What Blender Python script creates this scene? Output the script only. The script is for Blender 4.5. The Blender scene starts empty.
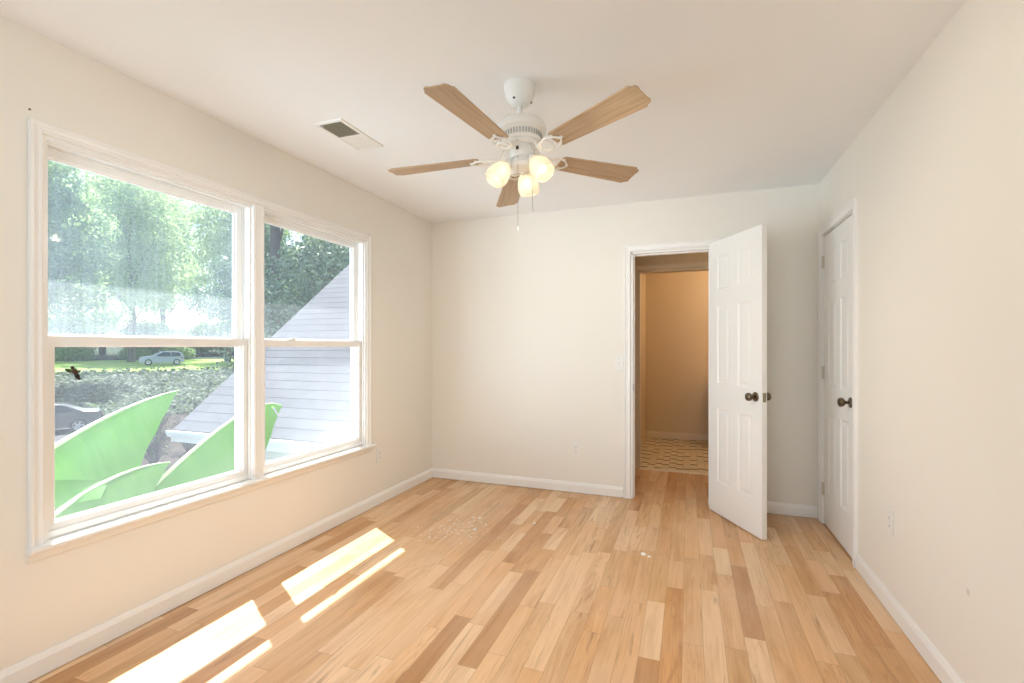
import bpy, bmesh, math, random
from mathutils import Vector, Matrix
R = math.radians
PI = math.pi
sc = bpy.context.scene
C = sc.collection

# ------------------------------------------------------------------ camera
YAW = 20.3
cam = bpy.data.cameras.new('camera')
cam.sensor_width = 36.0
cam.lens = 479.0 / 1024.0 * 36.0
cam.shift_y = 5.5 / 1024.0
cam.clip_start = 0.05
cam.clip_end = 400
camo = bpy.data.objects.new('camera', cam)
C.objects.link(camo)
camo.location = (0, 0, 1.25)
camo.rotation_euler = (R(90), 0, R(YAW))
sc.camera = camo

# ------------------------------------------------------------------ exposure
sc.view_settings.view_transform = 'Standard'
sc.view_settings.look = 'None'
sc.view_settings.exposure = 0.36
sc.view_settings.gamma = 1.0
sc.view_settings.use_curve_mapping = False
sc.cycles.max_bounces = 12
sc.cycles.diffuse_bounces = 7
sc.cycles.glossy_bounces = 3
sc.cycles.transparent_max_bounces = 24
sc.cycles.sample_clamp_indirect = 6.0
sc.cycles.use_denoising = True
sc.cycles.caustics_reflective = False
sc.cycles.caustics_refractive = False

# ------------------------------------------------------------------ sky
world = bpy.data.worlds.new('sky')
sc.world = world
world.use_nodes = True
wn = world.node_tree
wn.nodes.clear()
sky = wn.nodes.new('ShaderNodeTexSky')
sky.sky_type = 'NISHITA'
sky.sun_disc = False
sky.sun_elevation = R(59.4)
sky.sun_rotation = R(-59.5)
sky.air_density = 1.0
sky.dust_density = 2.0
bg = wn.nodes.new('ShaderNodeBackground')
bg.inputs['Strength'].default_value = 0.30
wo = wn.nodes.new('ShaderNodeOutputWorld')
wn.links.new(sky.outputs[0], bg.inputs['Color'])
wn.links.new(bg.outputs[0], wo.inputs['Surface'])


def light(name, kind, loc, energy, color=(1, 1, 1), **kw):
    d = bpy.data.lights.new(name, kind)
    d.energy = energy
    d.color = color
    for k, v in kw.items():
        setattr(d, k, v)
    o = bpy.data.objects.new(name, d)
    o.location = loc
    C.objects.link(o)
    return o


# ------------------------------------------------------------------ sun (steep, through the window over the eave)
sun = light('sun', 'SUN', (-20, 12, 40), 12.0, (0.98, 0.98, 0.98), angle=R(0.53))
sun.rotation_euler = Vector((0.51, -0.30, -1.0)).to_track_quat('-Z', 'Y').to_euler()
# added fill lamp, set outside the made-up window behind the camera
dl = light('rear_fill_lamp', 'AREA', (-0.75, -1.22, 1.3), 30.0, (0.74, 0.88, 1.0), shape='RECTANGLE', size=1.15, size_y=1.45)
dl.rotation_euler = (R(108), 0, 0)
# unseen fill lamp added outdoors, shining obliquely through the left window
wl = light('garden_fill_lamp', 'AREA', (-4.9, -0.35, 0.3), 300.0, (0.70, 0.86, 1.0), shape='RECTANGLE', size=3.9, size_y=2.4)
wl.rotation_euler = Vector((2.5, 3.0, 0.8)).to_track_quat('-Z', 'Y').to_euler()
# light of the bathroom vanity and of the hall, both out of view
light('bathroom_lamp', 'POINT', (0.75, 6.15, 2.1), 13.0, (1.0, 0.74, 0.47), shadow_soft_size=0.06)
light('hall_lamp', 'POINT', (0.9, 4.6, 2.2), 4.0, (1.0, 0.74, 0.47), shadow_soft_size=0.08)


# ================================================================== node helpers
class NT:
    def __init__(self, name):
        self.m = bpy.data.materials.new(name)
        self.m.use_nodes = True
        self.t = self.m.node_tree
        self.t.nodes.clear()
        self.out = self.n('ShaderNodeOutputMaterial')

    def n(self, typ, **kw):
        nd = self.t.nodes.new(typ)
        for k, v in kw.items():
            setattr(nd, k, v)
        return nd

    def l(self, a, b):
        self.t.links.new(a, b)

    def put(self, sock, v):
        if isinstance(v, bpy.types.NodeSocket):
            self.l(v, sock)
        elif v is not None:
            sock.default_value = v

    def math(self, op, a, b=None, c=None, clamp=False):
        nd = self.n('ShaderNodeMath', operation=op)
        nd.use_clamp = clamp
        self.put(nd.inputs[0], a)
        if b is not None:
            self.put(nd.inputs[1], b)
        if c is not None:
            self.put(nd.inputs[2], c)
        return nd.outputs[0]

    def mix(self, f, a, b, mode='MIX'):
        nd = self.n('ShaderNodeMix', data_type='RGBA', blend_type=mode)
        self.put(nd.inputs[0], f)
        self.put(nd.inputs[6], a)
        self.put(nd.inputs[7], b)
        return nd.outputs[2]

    def ramp(self, f, stops, interp='LINEAR'):
        nd = self.n('ShaderNodeValToRGB')
        cr = nd.color_ramp
        cr.interpolation = interp
        while len(cr.elements) < len(stops):
            cr.elements.new(0.5)
        for e, (p, c) in zip(cr.elements, stops):
            e.position = p
            e.color = c if len(c) == 4 else (*c, 1)
        self.put(nd.inputs[0], f)
        return nd.outputs[0]

    def coord(self, which='Object'):
        return self.n('ShaderNodeTexCoord').outputs[which]

    def mapping(self, v, scale=(1, 1, 1), loc=(0, 0, 0), rot=(0, 0, 0)):
        nd = self.n('ShaderNodeMapping')
        self.l(v, nd.inputs[0])
        nd.inputs['Location'].default_value = loc
        nd.inputs['Rotation'].default_value = rot
        nd.inputs['Scale'].default_value = scale
        return nd.outputs[0]

    def noise(self, v, scale=5, detail=2, rough=0.5, dist=0.0):
        nd = self.n('ShaderNodeTexNoise')
        if v is not None:
            self.l(v, nd.inputs['Vector'])
        nd.inputs['Scale'].default_value = scale
        nd.inputs['Detail'].default_value = detail
        nd.inputs['Roughness'].default_value = rough
        nd.inputs['Distortion'].default_value = dist
        return nd.outputs[0]

    def bump(self, h, strength=0.2, distance=0.01):
        nd = self.n('ShaderNodeBump')
        nd.inputs['Strength'].default_value = strength
        nd.inputs['Distance'].default_value = distance
        self.l(h, nd.inputs['Height'])
        return nd.outputs[0]

    def bsdf(self, color, rough=0.5, metal=0.0, spec=0.5, normal=None, coat=0.0):
        nd = self.n('ShaderNodeBsdfPrincipled')
        self.put(nd.inputs['Base Color'], color if isinstance(color, bpy.types.NodeSocket) else (*color, 1))
        self.put(nd.inputs['Roughness'], rough)
        self.put(nd.inputs['Metallic'], metal)
        self.put(nd.inputs['Specular IOR Level'], spec)
        if normal is not None:
            self.l(normal, nd.inputs['Normal'])
        if coat:
            nd.inputs['Coat Weight'].default_value = coat
            nd.inputs['Coat Roughness'].default_value = 0.15
        return nd.outputs[0]

    def done(self, sh):
        self.l(sh, self.out.inputs['Surface'])
        return self.m


def simple(name, col, rough=0.5, metal=0.0, spec=0.5, var=0.0, vscale=8, bump=0.0, bscale=150, coat=0.0):
    t = NT(name)
    co = t.coord()
    c = (*col, 1)
    if var:
        f = t.noise(co, vscale, 3)
        c = t.mix(f, tuple(x * (1 - var) for x in col) + (1,), tuple(min(1, x * (1 + var)) for x in col) + (1,))
    else:
        c = t.mix(0.0, c, c)
    nrm = t.bump(t.noise(co, bscale, 2), bump, 0.002) if bump else None
    return t.done(t.bsdf(c, rough, metal, spec, nrm, coat))


# ------------------------------------------------------------------ materials
WALL = (0.83, 0.795, 0.73)
M = {}


def wall_paint(name, col, spot=None):
    t = NT(name)
    co = t.coord()
    f = t.noise(co, 1.3, 3)
    c = t.mix(f, tuple(x * 0.975 for x in col) + (1,), tuple(min(1, x * 1.02) for x in col) + (1,))
    if spot:
        vm = t.n('ShaderNodeVectorMath', operation='DISTANCE')
        t.l(co, vm.inputs[0])
        vm.inputs[1].default_value = spot
        k = t.math('SUBTRACT', 1.0, t.math('DIVIDE', vm.outputs['Value'], 0.016), clamp=True)
        k = t.math('MULTIPLY', k, 0.55, clamp=True)
        c = t.mix(k, c, (0.36, 0.33, 0.28, 1))
    nrm = t.bump(t.noise(co, 220, 2), 0.06, 0.002)
    return t.done(t.bsdf(c, 0.62, 0, 0.3, nrm))


M['wall'] = wall_paint('cream_wall_paint', WALL)
M['wall_scuffed'] = wall_paint('cream_wall_paint_scuffed', WALL, (0.893, 2.074, 0.413))
M['hall_wall'] = wall_paint('warm_light_hall_paint', (0.68, 0.56, 0.40))  # paint colour warmed to stand for the dim warm lamp light
M['ceiling'] = wall_paint('white_ceiling_paint', (0.87, 0.88, 0.885))
M['trim'] = simple('white_gloss_trim', (0.86, 0.85, 0.83), 0.35, bump=0.03, bscale=60)
M['door'] = simple('white_door_paint', (0.86, 0.85, 0.83), 0.38, bump=0.04, bscale=90)
M['vinyl'] = simple('white_window_paint', (0.86, 0.85, 0.83), 0.33)
M['hall_trim'] = simple('warm_white_hall_trim', (0.72, 0.62, 0.48), 0.4)
M['white_metal'] = simple('white_enamel', (0.84, 0.83, 0.80), 0.3, spec=0.5)
M['plate'] = simple('white_plastic', (0.82, 0.80, 0.76), 0.3)
M['slot'] = simple('dark_slot', (0.05, 0.045, 0.04), 0.6)
M['knob'] = simple('aged_bronze', (0.17, 0.13, 0.085), 0.3, metal=0.9, var=0.2, vscale=60)
M['brass'] = simple('dull_brass', (0.36, 0.30, 0.20), 0.4, metal=0.9)
M['hinge'] = simple('painted_hinge', (0.62, 0.58, 0.50), 0.4, metal=0.3)
M['vent_dark'] = simple('dark_duct', (0.42, 0.41, 0.34), 0.7)
M['grey_metal'] = simple('grey_metal', (0.45, 0.45, 0.43), 0.4, metal=0.7)
M['flake'] = simple('white_plaster_flake', (0.86, 0.85, 0.83), 0.7)
M['nail'] = simple('nail_steel', (0.16, 0.13, 0.10), 0.5, metal=0.6)


def mat_floor():
    t = NT('oak_strip_floor')
    co = t.coord()
    sp = t.n('ShaderNodeSeparateXYZ')
    t.l(co, sp.inputs[0])
    x, y = sp.outputs[0], sp.outputs[1]
    xs = t.math('DIVIDE', t.math('ADD', x, 20.03), 0.083)
    cI = t.math('FLOOR', xs)
    fx = t.math('FRACT', xs)

    def wn(dim, a, b=None):
        nd = t.n('ShaderNodeTexWhiteNoise', noise_dimensions=dim)
        if dim == '1D':
            t.l(a, nd.inputs['W'])
        else:
            cb = t.n('ShaderNodeCombineXYZ')
            t.l(a, cb.inputs[0])
            t.l(b, cb.inputs[1])
            t.l(cb.outputs[0], nd.inputs['Vector'])
        return nd
    w1 = wn('1D', cI).outputs['Value']
    w2 = wn('1D', t.math('ADD', cI, 77.3)).outputs['Value']
    L = t.math('MULTIPLY_ADD', w2, 0.75, 0.85)
    yy = t.math('DIVIDE', t.math('ADD', t.math('ADD', y, 30.0), t.math('MULTIPLY', w1, 9.7)), L)
    p = t.math('FLOOR', yy)
    fy = t.math('FRACT', yy)
    s = t.math('MULTIPLY_ADD', wn('2D', cI, p).outputs['Value'], 0.5, 0.25)
    q = t.math('ADD', t.math('MULTIPLY', p, 2.0), t.math('GREATER_THAN', fy, s))
    wnq = wn('2D', cI, q)
    r1 = wnq.outputs['Value']
    sr = t.n('ShaderNodeSeparateColor')
    t.l(wnq.outputs['Color'], sr.inputs[0])
    r2, r3 = sr.outputs[1], sr.outputs[2]
    base = t.ramp(r1, [(0.0, (0.775, 0.549, 0.342)), (0.15, (0.755, 0.519, 0.318)), (0.30, (0.694, 0.421, 0.214)), (0.45, (0.734, 0.490, 0.285)),
                       (0.58, (0.653, 0.377, 0.180)), (0.70, (0.714, 0.461, 0.261)), (0.82, (0.612, 0.377, 0.190)), (0.94, (0.592, 0.314, 0.138)), (1.0, (0.49, 0.265, 0.12))])
    # grain, offset per board
    cb = t.n('ShaderNodeCombineXYZ')
    t.l(t.math('ADD', x, t.math('MULTIPLY', r2, 31.0)), cb.inputs[0])
    t.l(t.math('ADD', y, t.math('MULTIPLY', r3, 17.0)), cb.inputs[1])
    g1 = t.noise(t.mapping(cb.outputs[0], (55, 2.0, 1)), 1.5, 5, 0.65, 0.8)
    g2 = t.noise(t.mapping(cb.outputs[0], (13, 0.9, 1)), 1.0, 3, 0.5, 1.6)
    bands = t.math('FRACT', t.math('MULTIPLY', g2, 9.0))
    bands = t.math('MULTIPLY', t.math('MINIMUM', bands, t.math('SUBTRACT', 1.0, bands)), 2.0)
    figure = t.math('MULTIPLY', t.math('GREATER_THAN', r2, 0.55), r3)
    k1 = t.ramp(g1, [(0.30, (0.84, 0.77, 0.70)), (0.52, (1, 1, 1)), (0.75, (1.05, 1.04, 1.02))])
    c = t.mix(0.6, base, k1, 'MULTIPLY')
    k2 = t.ramp(bands, [(0.0, (0.74, 0.60, 0.46)), (0.35, (1, 1, 1))])
    c = t.mix(t.math('MULTIPLY', figure, 0.75), c, k2, 'MULTIPLY')
    # slow drift of tone along every board
    g4 = t.noise(t.mapping(cb.outputs[0], (9, 1.1, 1)), 1.0, 3, 0.6, 0.8)
    k4 = t.ramp(g4, [(0.32, (0.80, 0.70, 0.58)), (0.5, (1, 1, 1)), (0.68, (1.10, 1.10, 1.10))])
    c = t.mix(0.75, c, k4, 'MULTIPLY')
    # mineral streaks on some boards
    g3 = t.noise(t.mapping(cb.outputs[0], (22, 1.5, 1)), 1.2, 3, 0.55, 1.2)
    st = t.ramp(g3, [(0.60, (0, 0, 0)), (0.74, (1, 1, 1))])
    c = t.mix(t.math('MULTIPLY', st, t.math('MULTIPLY', t.math('GREATER_THAN', r3, 0.35), 0.62)), c, (0.27, 0.13, 0.06, 1))
    # worn, whitish finish in a broad patch of the room
    wr = t.ramp(t.noise(co, 1.1, 3, 0.6), [(0.42, (0, 0, 0)), (0.62, (1, 1, 1))])
    c = t.mix(t.math('MULTIPLY', wr, 0.12), c, (0.76, 0.68, 0.62, 1))
    # seams
    e = t.math('MINIMUM', fx, t.math('SUBTRACT', 1.0, fx))
    seam = t.math('LESS_THAN', e, 0.011)
    d1 = t.math('MULTIPLY', t.math('ABSOLUTE', t.math('SUBTRACT', fy, s)), L)
    d2 = t.math('MULTIPLY', t.math('MINIMUM', fy, t.math('SUBTRACT', 1.0, fy)), L)
    butt = t.math('LESS_THAN', t.math('MINIMUM', d1, d2), 0.0011)
    sm = t.math('MAXIMUM', seam, butt)
    c = t.mix(t.math('MULTIPLY', sm, 0.42), c, (0.16, 0.085, 0.04, 1))
    rg = t.ramp(g1, [(0.3, (0.42,) * 3), (0.7, (0.30,) * 3)])
    nrm = t.bump(t.math('SUBTRACT', g1, t.math('MULTIPLY', sm, 1.5)), 0.06, 0.002)
    return t.done(t.bsdf(c, rg, 0, 0.32, nrm))


M['floor'] = mat_floor()


def mat_tile():
    t = NT('tumbled_stone_mosaic')
    co = t.coord()
    sp = t.n('ShaderNodeSeparateXYZ')
    t.l(co, sp.inputs[0])
    xs = t.math('DIVIDE', t.math('ADD', sp.outputs[0], 10.0), 0.070)
    cI = t.math('FLOOR', xs)
    fx = t.math('FRACT', xs)
    w = t.n('ShaderNodeTexWhiteNoise', noise_dimensions='1D')
    t.l(cI, w.inputs['W'])
    ys = t.math('DIVIDE', t.math('ADD', t.math('ADD', sp.outputs[1], 10.0), t.math('MULTIPLY', w.outputs['Value'], 3.1)), 0.20)
    p = t.math('FLOOR', ys)
    fy = t.math('FRACT', ys)
    cb = t.n('ShaderNodeCombineXYZ')
    t.l(cI, cb.inputs[0])
    t.l(p, cb.inputs[1])
    w2 = t.n('ShaderNodeTexWhiteNoise', noise_dimensions='2D')
    t.l(cb.outputs[0], w2.inputs['Vector'])
    stone = t.ramp(w2.outputs['Value'], [(0, (0.66, 0.56, 0.40)), (0.5, (0.78, 0.68, 0.50)), (1, (0.84, 0.76, 0.60))])
    stone = t.mix(t.noise(co, 40, 3), stone, (0.60, 0.49, 0.33, 1))
    dark = t.math('MULTIPLY', t.math('LESS_THAN', fy, 0.19), t.math('GREATER_THAN', w2.outputs['Value'], 0.25))
    c = t.mix(dark, stone, (0.10, 0.06, 0.035, 1))
    ex = t.math('MINIMUM', fx, t.math('SUBTRACT', 1.0, fx))
    g = t.math('LESS_THAN', ex, 0.06)
    g2 = t.math('LESS_THAN', t.math('ABSOLUTE', t.math('SUBTRACT', fy, 0.6)), 0.02)
    gg = t.math('MAXIMUM', g, g2)
    c = t.mix(t.math('MULTIPLY', gg, 0.7), c, (0.50, 0.40, 0.27, 1))
    return t.done(t.bsdf(c, 0.45, 0, 0.4))


M['tile'] = mat_tile()


def mat_blade():
    t = NT('light_oak_blade')
    co = t.coord()
    g = t.noise(t.mapping(co, (3, 60, 60)), 1.6, 4, 0.6, 0.4)
    g2 = t.noise(t.mapping(co, (2, 22, 22)), 1.3, 2, 0.5, 1.2)
    c = t.ramp(g, [(0.28, (0.36, 0.25, 0.15)), (0.52, (0.50, 0.37, 0.245)), (0.75, (0.57, 0.44, 0.31))])
    c = t.mix(t.math('MULTIPLY', g2, 0.35), c, (0.42, 0.30, 0.19, 1))
    return t.done(t.bsdf(c, 0.45, 0, 0.4))


M['blade'] = mat_blade()


def mat_shade():
    t = NT('frosted_glass_shade')
    d = t.n('ShaderNodeBsdfDiffuse')
    d.inputs[0].default_value = (0.85, 0.82, 0.76, 1)
    tr = t.n('ShaderNodeBsdfTranslucent')
    tr.inputs[0].default_value = (0.90, 0.86, 0.78, 1)
    tp = t.n('ShaderNodeBsdfTransparent')
    gl = t.n('ShaderNodeBsdfGlossy')
    gl.inputs['Roughness'].default_value = 0.25
    m1 = t.n('ShaderNodeMixShader')
    m1.inputs[0].default_value = 0.6
    t.l(d.outputs[0], m1.inputs[1])
    t.l(tr.outputs[0], m1.inputs[2])
    m2 = t.n('ShaderNodeMixShader')
    m2.inputs[0].default_value = 0.28
    t.l(m1.outputs[0], m2.inputs[1])
    t.l(tp.outputs[0], m2.inputs[2])
    m3 = t.n('ShaderNodeMixShader')
    m3.inputs[0].default_value = 0.05
    t.l(m2.outputs[0], m3.inputs[1])
    t.l(gl.outputs[0], m3.inputs[2])
    return t.done(m3.outputs[0])


M['shade'] = mat_shade()


def mat_bulb():
    t = NT('lit_bulb')
    e = t.n('ShaderNodeEmission')
    e.inputs[0].default_value = (1.0, 0.80, 0.52, 1)
    e.inputs[1].default_value = 6.0
    return t.done(e.outputs[0])


M['bulb'] = mat_bulb()


def mat_glass(name, fog_all, fog_low, z_low, tint, streak=0.0, yramp=None):
    """clear pane with a dried mineral haze; fog_low covers the glass below the line z_low"""
    t = NT(name)
    co = t.coord()
    sp = t.n('ShaderNodeSeparateXYZ')
    t.l(co, sp.inputs[0])
    z = sp.outputs[2]
    wob = t.math('MULTIPLY', t.math('SUBTRACT', t.noise(co, 9, 3), 0.5), 0.05)
    lo = t.math('SUBTRACT', z_low, t.math('ADD', z, wob))
    lo = t.math('MULTIPLY', lo, 30.0, clamp=True)
    st = t.noise(t.mapping(co, (1, 30, 1.2)), 2.0, 3, 0.6)
    cl = t.noise(co, 5, 4, 0.6)
    amp = t.math('ADD', t.math('MULTIPLY', st, streak), t.math('MULTIPLY', cl, 0.8))
    amp = t.math('ADD', amp, 1.0 - 0.5 * (0.8 + streak))
    f = t.math('MULTIPLY_ADD', lo, fog_low, fog_all)
    if yramp:
        ya, yb, amt = yramp
        k = t.math('DIVIDE', t.math('SUBTRACT', sp.outputs[1], ya), yb - ya, clamp=True)
        k2 = t.math('DIVIDE', t.math('SUBTRACT', z_low, z), z_low - 0.55, clamp=True)
        f = t.math('ADD', f, t.math('MULTIPLY', t.math('MULTIPLY', k, k2), amt))
    f = t.math('MULTIPLY', f, amp, clamp=True)
    tp = t.n('ShaderNodeBsdfTransparent')
    tp.inputs[0].default_value = (0.985, 0.995, 0.99, 1)
    d = t.n('ShaderNodeBsdfDiffuse')
    d.inputs[0].default_value = (*tint, 1)
    tr = t.n('ShaderNodeBsdfTranslucent')
    tr.inputs[0].default_value = (*tint, 1)
    md = t.n('ShaderNodeMixShader')
    md.inputs[0].default_value = 0.75
    t.l(d.outputs[0], md.inputs[1])
    t.l(tr.outputs[0], md.inputs[2])
    m1 = t.n('ShaderNodeMixShader')
    t.l(f, m1.inputs[0])
    t.l(tp.outputs[0], m1.inputs[1])
    t.l(md.outputs[0], m1.inputs[2])
    gl = t.n('ShaderNodeBsdfGlossy')
    gl.inputs['Roughness'].default_value = 0.02
    fr = t.n('ShaderNodeFresnel')
    fr.inputs[0].default_value = 1.35
    m2 = t.n('ShaderNodeMixShader')
    t.l(t.math('MULTIPLY', fr.outputs[0], 0.07), m2.inputs[0])
    t.l(m1.outputs[0], m2.inputs[1])
    t.l(gl.outputs[0], m2.inputs[2])
    return t.done(m2.outputs[0])


M['glass_ul'] = mat_glass('fogged_glass', 0.11, 0.0, 1.56, (0.88, 0.95, 1.0), 0.9)
M['glass_ll'] = mat_glass('hazy_glass', 0.042, 0.0, 1.12, (0.92, 0.95, 1.0), 0.3)
M['glass_ur'] = mat_glass('lightly_hazed_glass', 0.05, 0.0, 1.53, (0.92, 0.95, 1.0), 0.4)
M['glass_lr'] = mat_glass('sunlit_hazy_glass', 0.035, 0.0, 1.25, (0.94, 0.97, 1.0), 0.4, (2.2, 2.95, 0.11))
M['glass_clear'] = mat_glass('clear_glass', 0.0, 0.0, 0.0, (0.9, 0.9, 0.9))


def mat_leaf(name, stops, trans=0.45, rough=0.6, spec=0.2):
    t = NT(name)
    g = t.n('ShaderNodeNewGeometry')
    c = t.ramp(g.outputs['Random Per Island'], stops)
    b = t.bsdf(c, rough, 0, spec)
    tr = t.n('ShaderNodeBsdfTranslucent')
    t.l(t.mix(0.25, c, (0.50, 0.65, 0.22, 1)), tr.inputs[0])
    m = t.n('ShaderNodeMixShader')
    m.inputs[0].default_value = trans
    t.l(b, m.inputs[1])
    t.l(tr.outputs[0], m.inputs[2])
    return t.done(m.outputs[0])


M['leaf_light'] = mat_leaf('light_leaves', [(0, (0.278, 0.387, 0.183)), (0.5, (0.417, 0.536, 0.271)), (1, (0.642, 0.715, 0.411))], 0.65)
M['leaf_mid'] = mat_leaf('mid_leaves', [(0, (0.170, 0.267, 0.121)), (0.5, (0.299, 0.429, 0.211)), (1, (0.492, 0.597, 0.306))], 0.6)
M['leaf_dark'] = mat_leaf('dark_glossy_leaves', [(0, (0.069, 0.150, 0.081)), (0.5, (0.150, 0.265, 0.150)), (1, (0.344, 0.459, 0.286))], 0.2, 0.28, 0.6)
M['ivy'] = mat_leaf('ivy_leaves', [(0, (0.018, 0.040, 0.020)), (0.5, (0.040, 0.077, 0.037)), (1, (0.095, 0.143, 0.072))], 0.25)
M['twig'] = simple('purplish_twigs', (0.075, 0.055, 0.07), 0.8, var=0.4, vscale=6)
M['bark'] = simple('grey_brown_bark', (0.13, 0.10, 0.075), 0.85, var=0.4, vscale=6, bump=0.6, bscale=14)


def mat_banana():
    t = NT('banana_leaf')
    co = t.coord('UV')
    g = t.noise(t.mapping(co, (40, 1.5, 1)), 1.4, 3, 0.55)
    c = t.ramp(g, [(0.3, (0.100, 0.272, 0.029)), (0.6, (0.147, 0.326, 0.043)), (0.8, (0.221, 0.394, 0.072))])
    b = t.bsdf(c, 0.35, 0, 0.5)
    tr = t.n('ShaderNodeBsdfTranslucent')
    t.l(t.mix(0.5, c, (0.277, 0.697, 0.072, 1)), tr.inputs[0])
    m = t.n('ShaderNodeMixShader')
    m.inputs[0].default_value = 0.5
    t.l(b, m.inputs[1])
    t.l(tr.outputs[0], m.inputs[2])
    return t.done(m.outputs[0])


M['banana'] = mat_banana()
M['midrib'] = simple('pale_midrib', (0.62, 0.72, 0.42), 0.4)
M['stalk'] = simple('banana_stalk', (0.28, 0.36, 0.13), 0.6, var=0.3, vscale=5)


def mat_shingle():
    t = NT('grey_shingles')
    uv = t.coord('UV')
    br = t.n('ShaderNodeTexBrick')
    br.offset = 0.5
    t.l(uv, br.inputs['Vector'])
    br.inputs['Scale'].default_value = 1.0
    br.inputs['Brick Width'].default_value = 0.62
    br.inputs['Row Height'].default_value = 0.215
    br.inputs['Mortar Size'].default_value = 0.006
    br.inputs['Mortar Smooth'].default_value = 0.3
    br.inputs['Bias'].default_value = 0.0
    br.inputs['Color1'].default_value = (0.115, 0.118, 0.126, 1)
    br.inputs['Color2'].default_value = (0.140, 0.143, 0.151, 1)
    br.inputs['Mortar'].default_value = (0.073, 0.076, 0.085, 1)
    c = t.mix(t.math('MULTIPLY', t.noise(t.coord(), 90, 2), 0.4), br.outputs['Color'], (0.095, 0.098, 0.107, 1))
    return t.done(t.bsdf(c, 0.9, 0, 0.2))


M['shingle'] = mat_shingle()


def mat_siding():
    t = NT('pale_lap_siding')
    sp = t.n('ShaderNodeSeparateXYZ')
    t.l(t.coord(), sp.inputs[0])
    f = t.math('FRACT', t.math('DIVIDE', sp.outputs[2], 0.15))
    c = t.mix(t.math('LESS_THAN', f, 0.08), (0.66, 0.68, 0.60, 1), (0.42, 0.44, 0.38, 1))
    return t.done(t.bsdf(c, 0.6))


M['siding'] = mat_siding()
M['gutter'] = simple('white_gutter', (0.80, 0.82, 0.78), 0.35)


def mat_ground(name, stops, scale=3.0, rough=0.95):
    t = NT(name)
    co = t.coord()
    n1 = t.noise(co, scale, 6, 0.7)
    c = t.ramp(n1, stops)
    return t.done(t.bsdf(c, rough, 0, 0.1, t.bump(t.noise(co, scale * 6, 3), 0.4, 0.05)))


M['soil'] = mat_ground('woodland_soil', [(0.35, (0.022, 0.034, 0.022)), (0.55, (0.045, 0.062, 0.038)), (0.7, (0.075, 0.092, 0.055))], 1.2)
M['mulch'] = mat_ground('pale_mulch', [(0.35, (0.021, 0.015, 0.013)), (0.5, (0.045, 0.034, 0.028)), (0.68, (0.099, 0.081, 0.066))], 5)
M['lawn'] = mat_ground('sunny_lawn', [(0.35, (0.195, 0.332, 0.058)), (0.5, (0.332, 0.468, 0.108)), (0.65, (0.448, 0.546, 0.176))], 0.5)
M['asphalt'] = mat_ground('grey_driveway', [(0.3, (0.075, 0.075, 0.077)), (0.7, (0.110, 0.110, 0.112))], 8)
M['car_dark'] = simple('charcoal_car_paint', (0.045, 0.05, 0.065), 0.25, metal=0.3, coat=0.6)
M['car_pale'] = simple('silver_white_car_paint', (0.496, 0.512, 0.544), 0.3, metal=0.2, coat=0.5)
M['car_glass'] = simple('car_window', (0.03, 0.04, 0.05), 0.08)
M['tyre'] = simple('tyre_rubber', (0.03, 0.03, 0.03), 0.8)
M['alloy'] = simple('alloy_wheel', (0.62, 0.62, 0.64), 0.3, metal=0.7)
M['tail'] = simple('red_tail_lamp', (0.35, 0.03, 0.03), 0.2)
M['chrome'] = simple('bright_trim', (0.7, 0.7, 0.72), 0.2, metal=0.9)
M['bug_dark'] = simple('black_brown_shell', (0.018, 0.012, 0.008), 0.3)
M['bug_amber'] = simple('amber_brown_shell', (0.045, 0.02, 0.006), 0.35, var=0.4, vscale=80)
M['bug_wing'] = simple('dark_green_wing', (0.05, 0.08, 0.03), 0.35)
M['vanity'] = simple('brown_vanity_wood', (0.25, 0.14, 0.07), 0.4, var=0.3, vscale=12)
M['stone_top'] = simple('cream_counter', (0.7, 0.62, 0.5), 0.3)


# ================================================================== mesh helpers
def bm_new():
    return bmesh.new()


def bx(bm, x0, x1, y0, y1, z0, z1):
    vs = [bm.verts.new(p) for p in ((x0, y0, z0), (x1, y0, z0), (x1, y1, z0), (x0, y1, z0), (x0, y0, z1), (x1, y0, z1), (x1, y1, z1), (x0, y1, z1))]
    for f in ((0, 3, 2, 1), (4, 5, 6, 7), (0, 1, 5, 4), (1, 2, 6, 5), (2, 3, 7, 6), (3, 0, 4, 7)):
        bm.faces.new([vs[i] for i in f])
    return vs


def loft(bm, rings, closed=True, cap=True):
    """rings: lists of points of equal length"""
    vr = [[bm.verts.new(p) for p in r] for r in rings]
    n = len(vr[0])
    for a, b in zip(vr[:-1], vr[1:]):
        for i in range(n if closed else n - 1):
            j = (i + 1) % n
            bm.faces.new((a[i], a[j], b[j], b[i]))
    if cap and closed:
        bm.faces.new(list(reversed(vr[0])))
        bm.faces.new(vr[-1])
    return vr


def lathe(bm, prof, seg=32, mat=None, cap=False):
    """profile of (r, z) turned about the local z axis, placed by mat"""
    mat = mat or Matrix.Identity(4)
    rings = []
    for r, z in prof:
        rings.append([mat @ Vector((max(r, 1e-4) * math.cos(2 * PI * i / seg), max(r, 1e-4) * math.sin(2 * PI * i / seg), z)) for i in range(seg)])
    return loft(bm, rings, True, cap)


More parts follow.
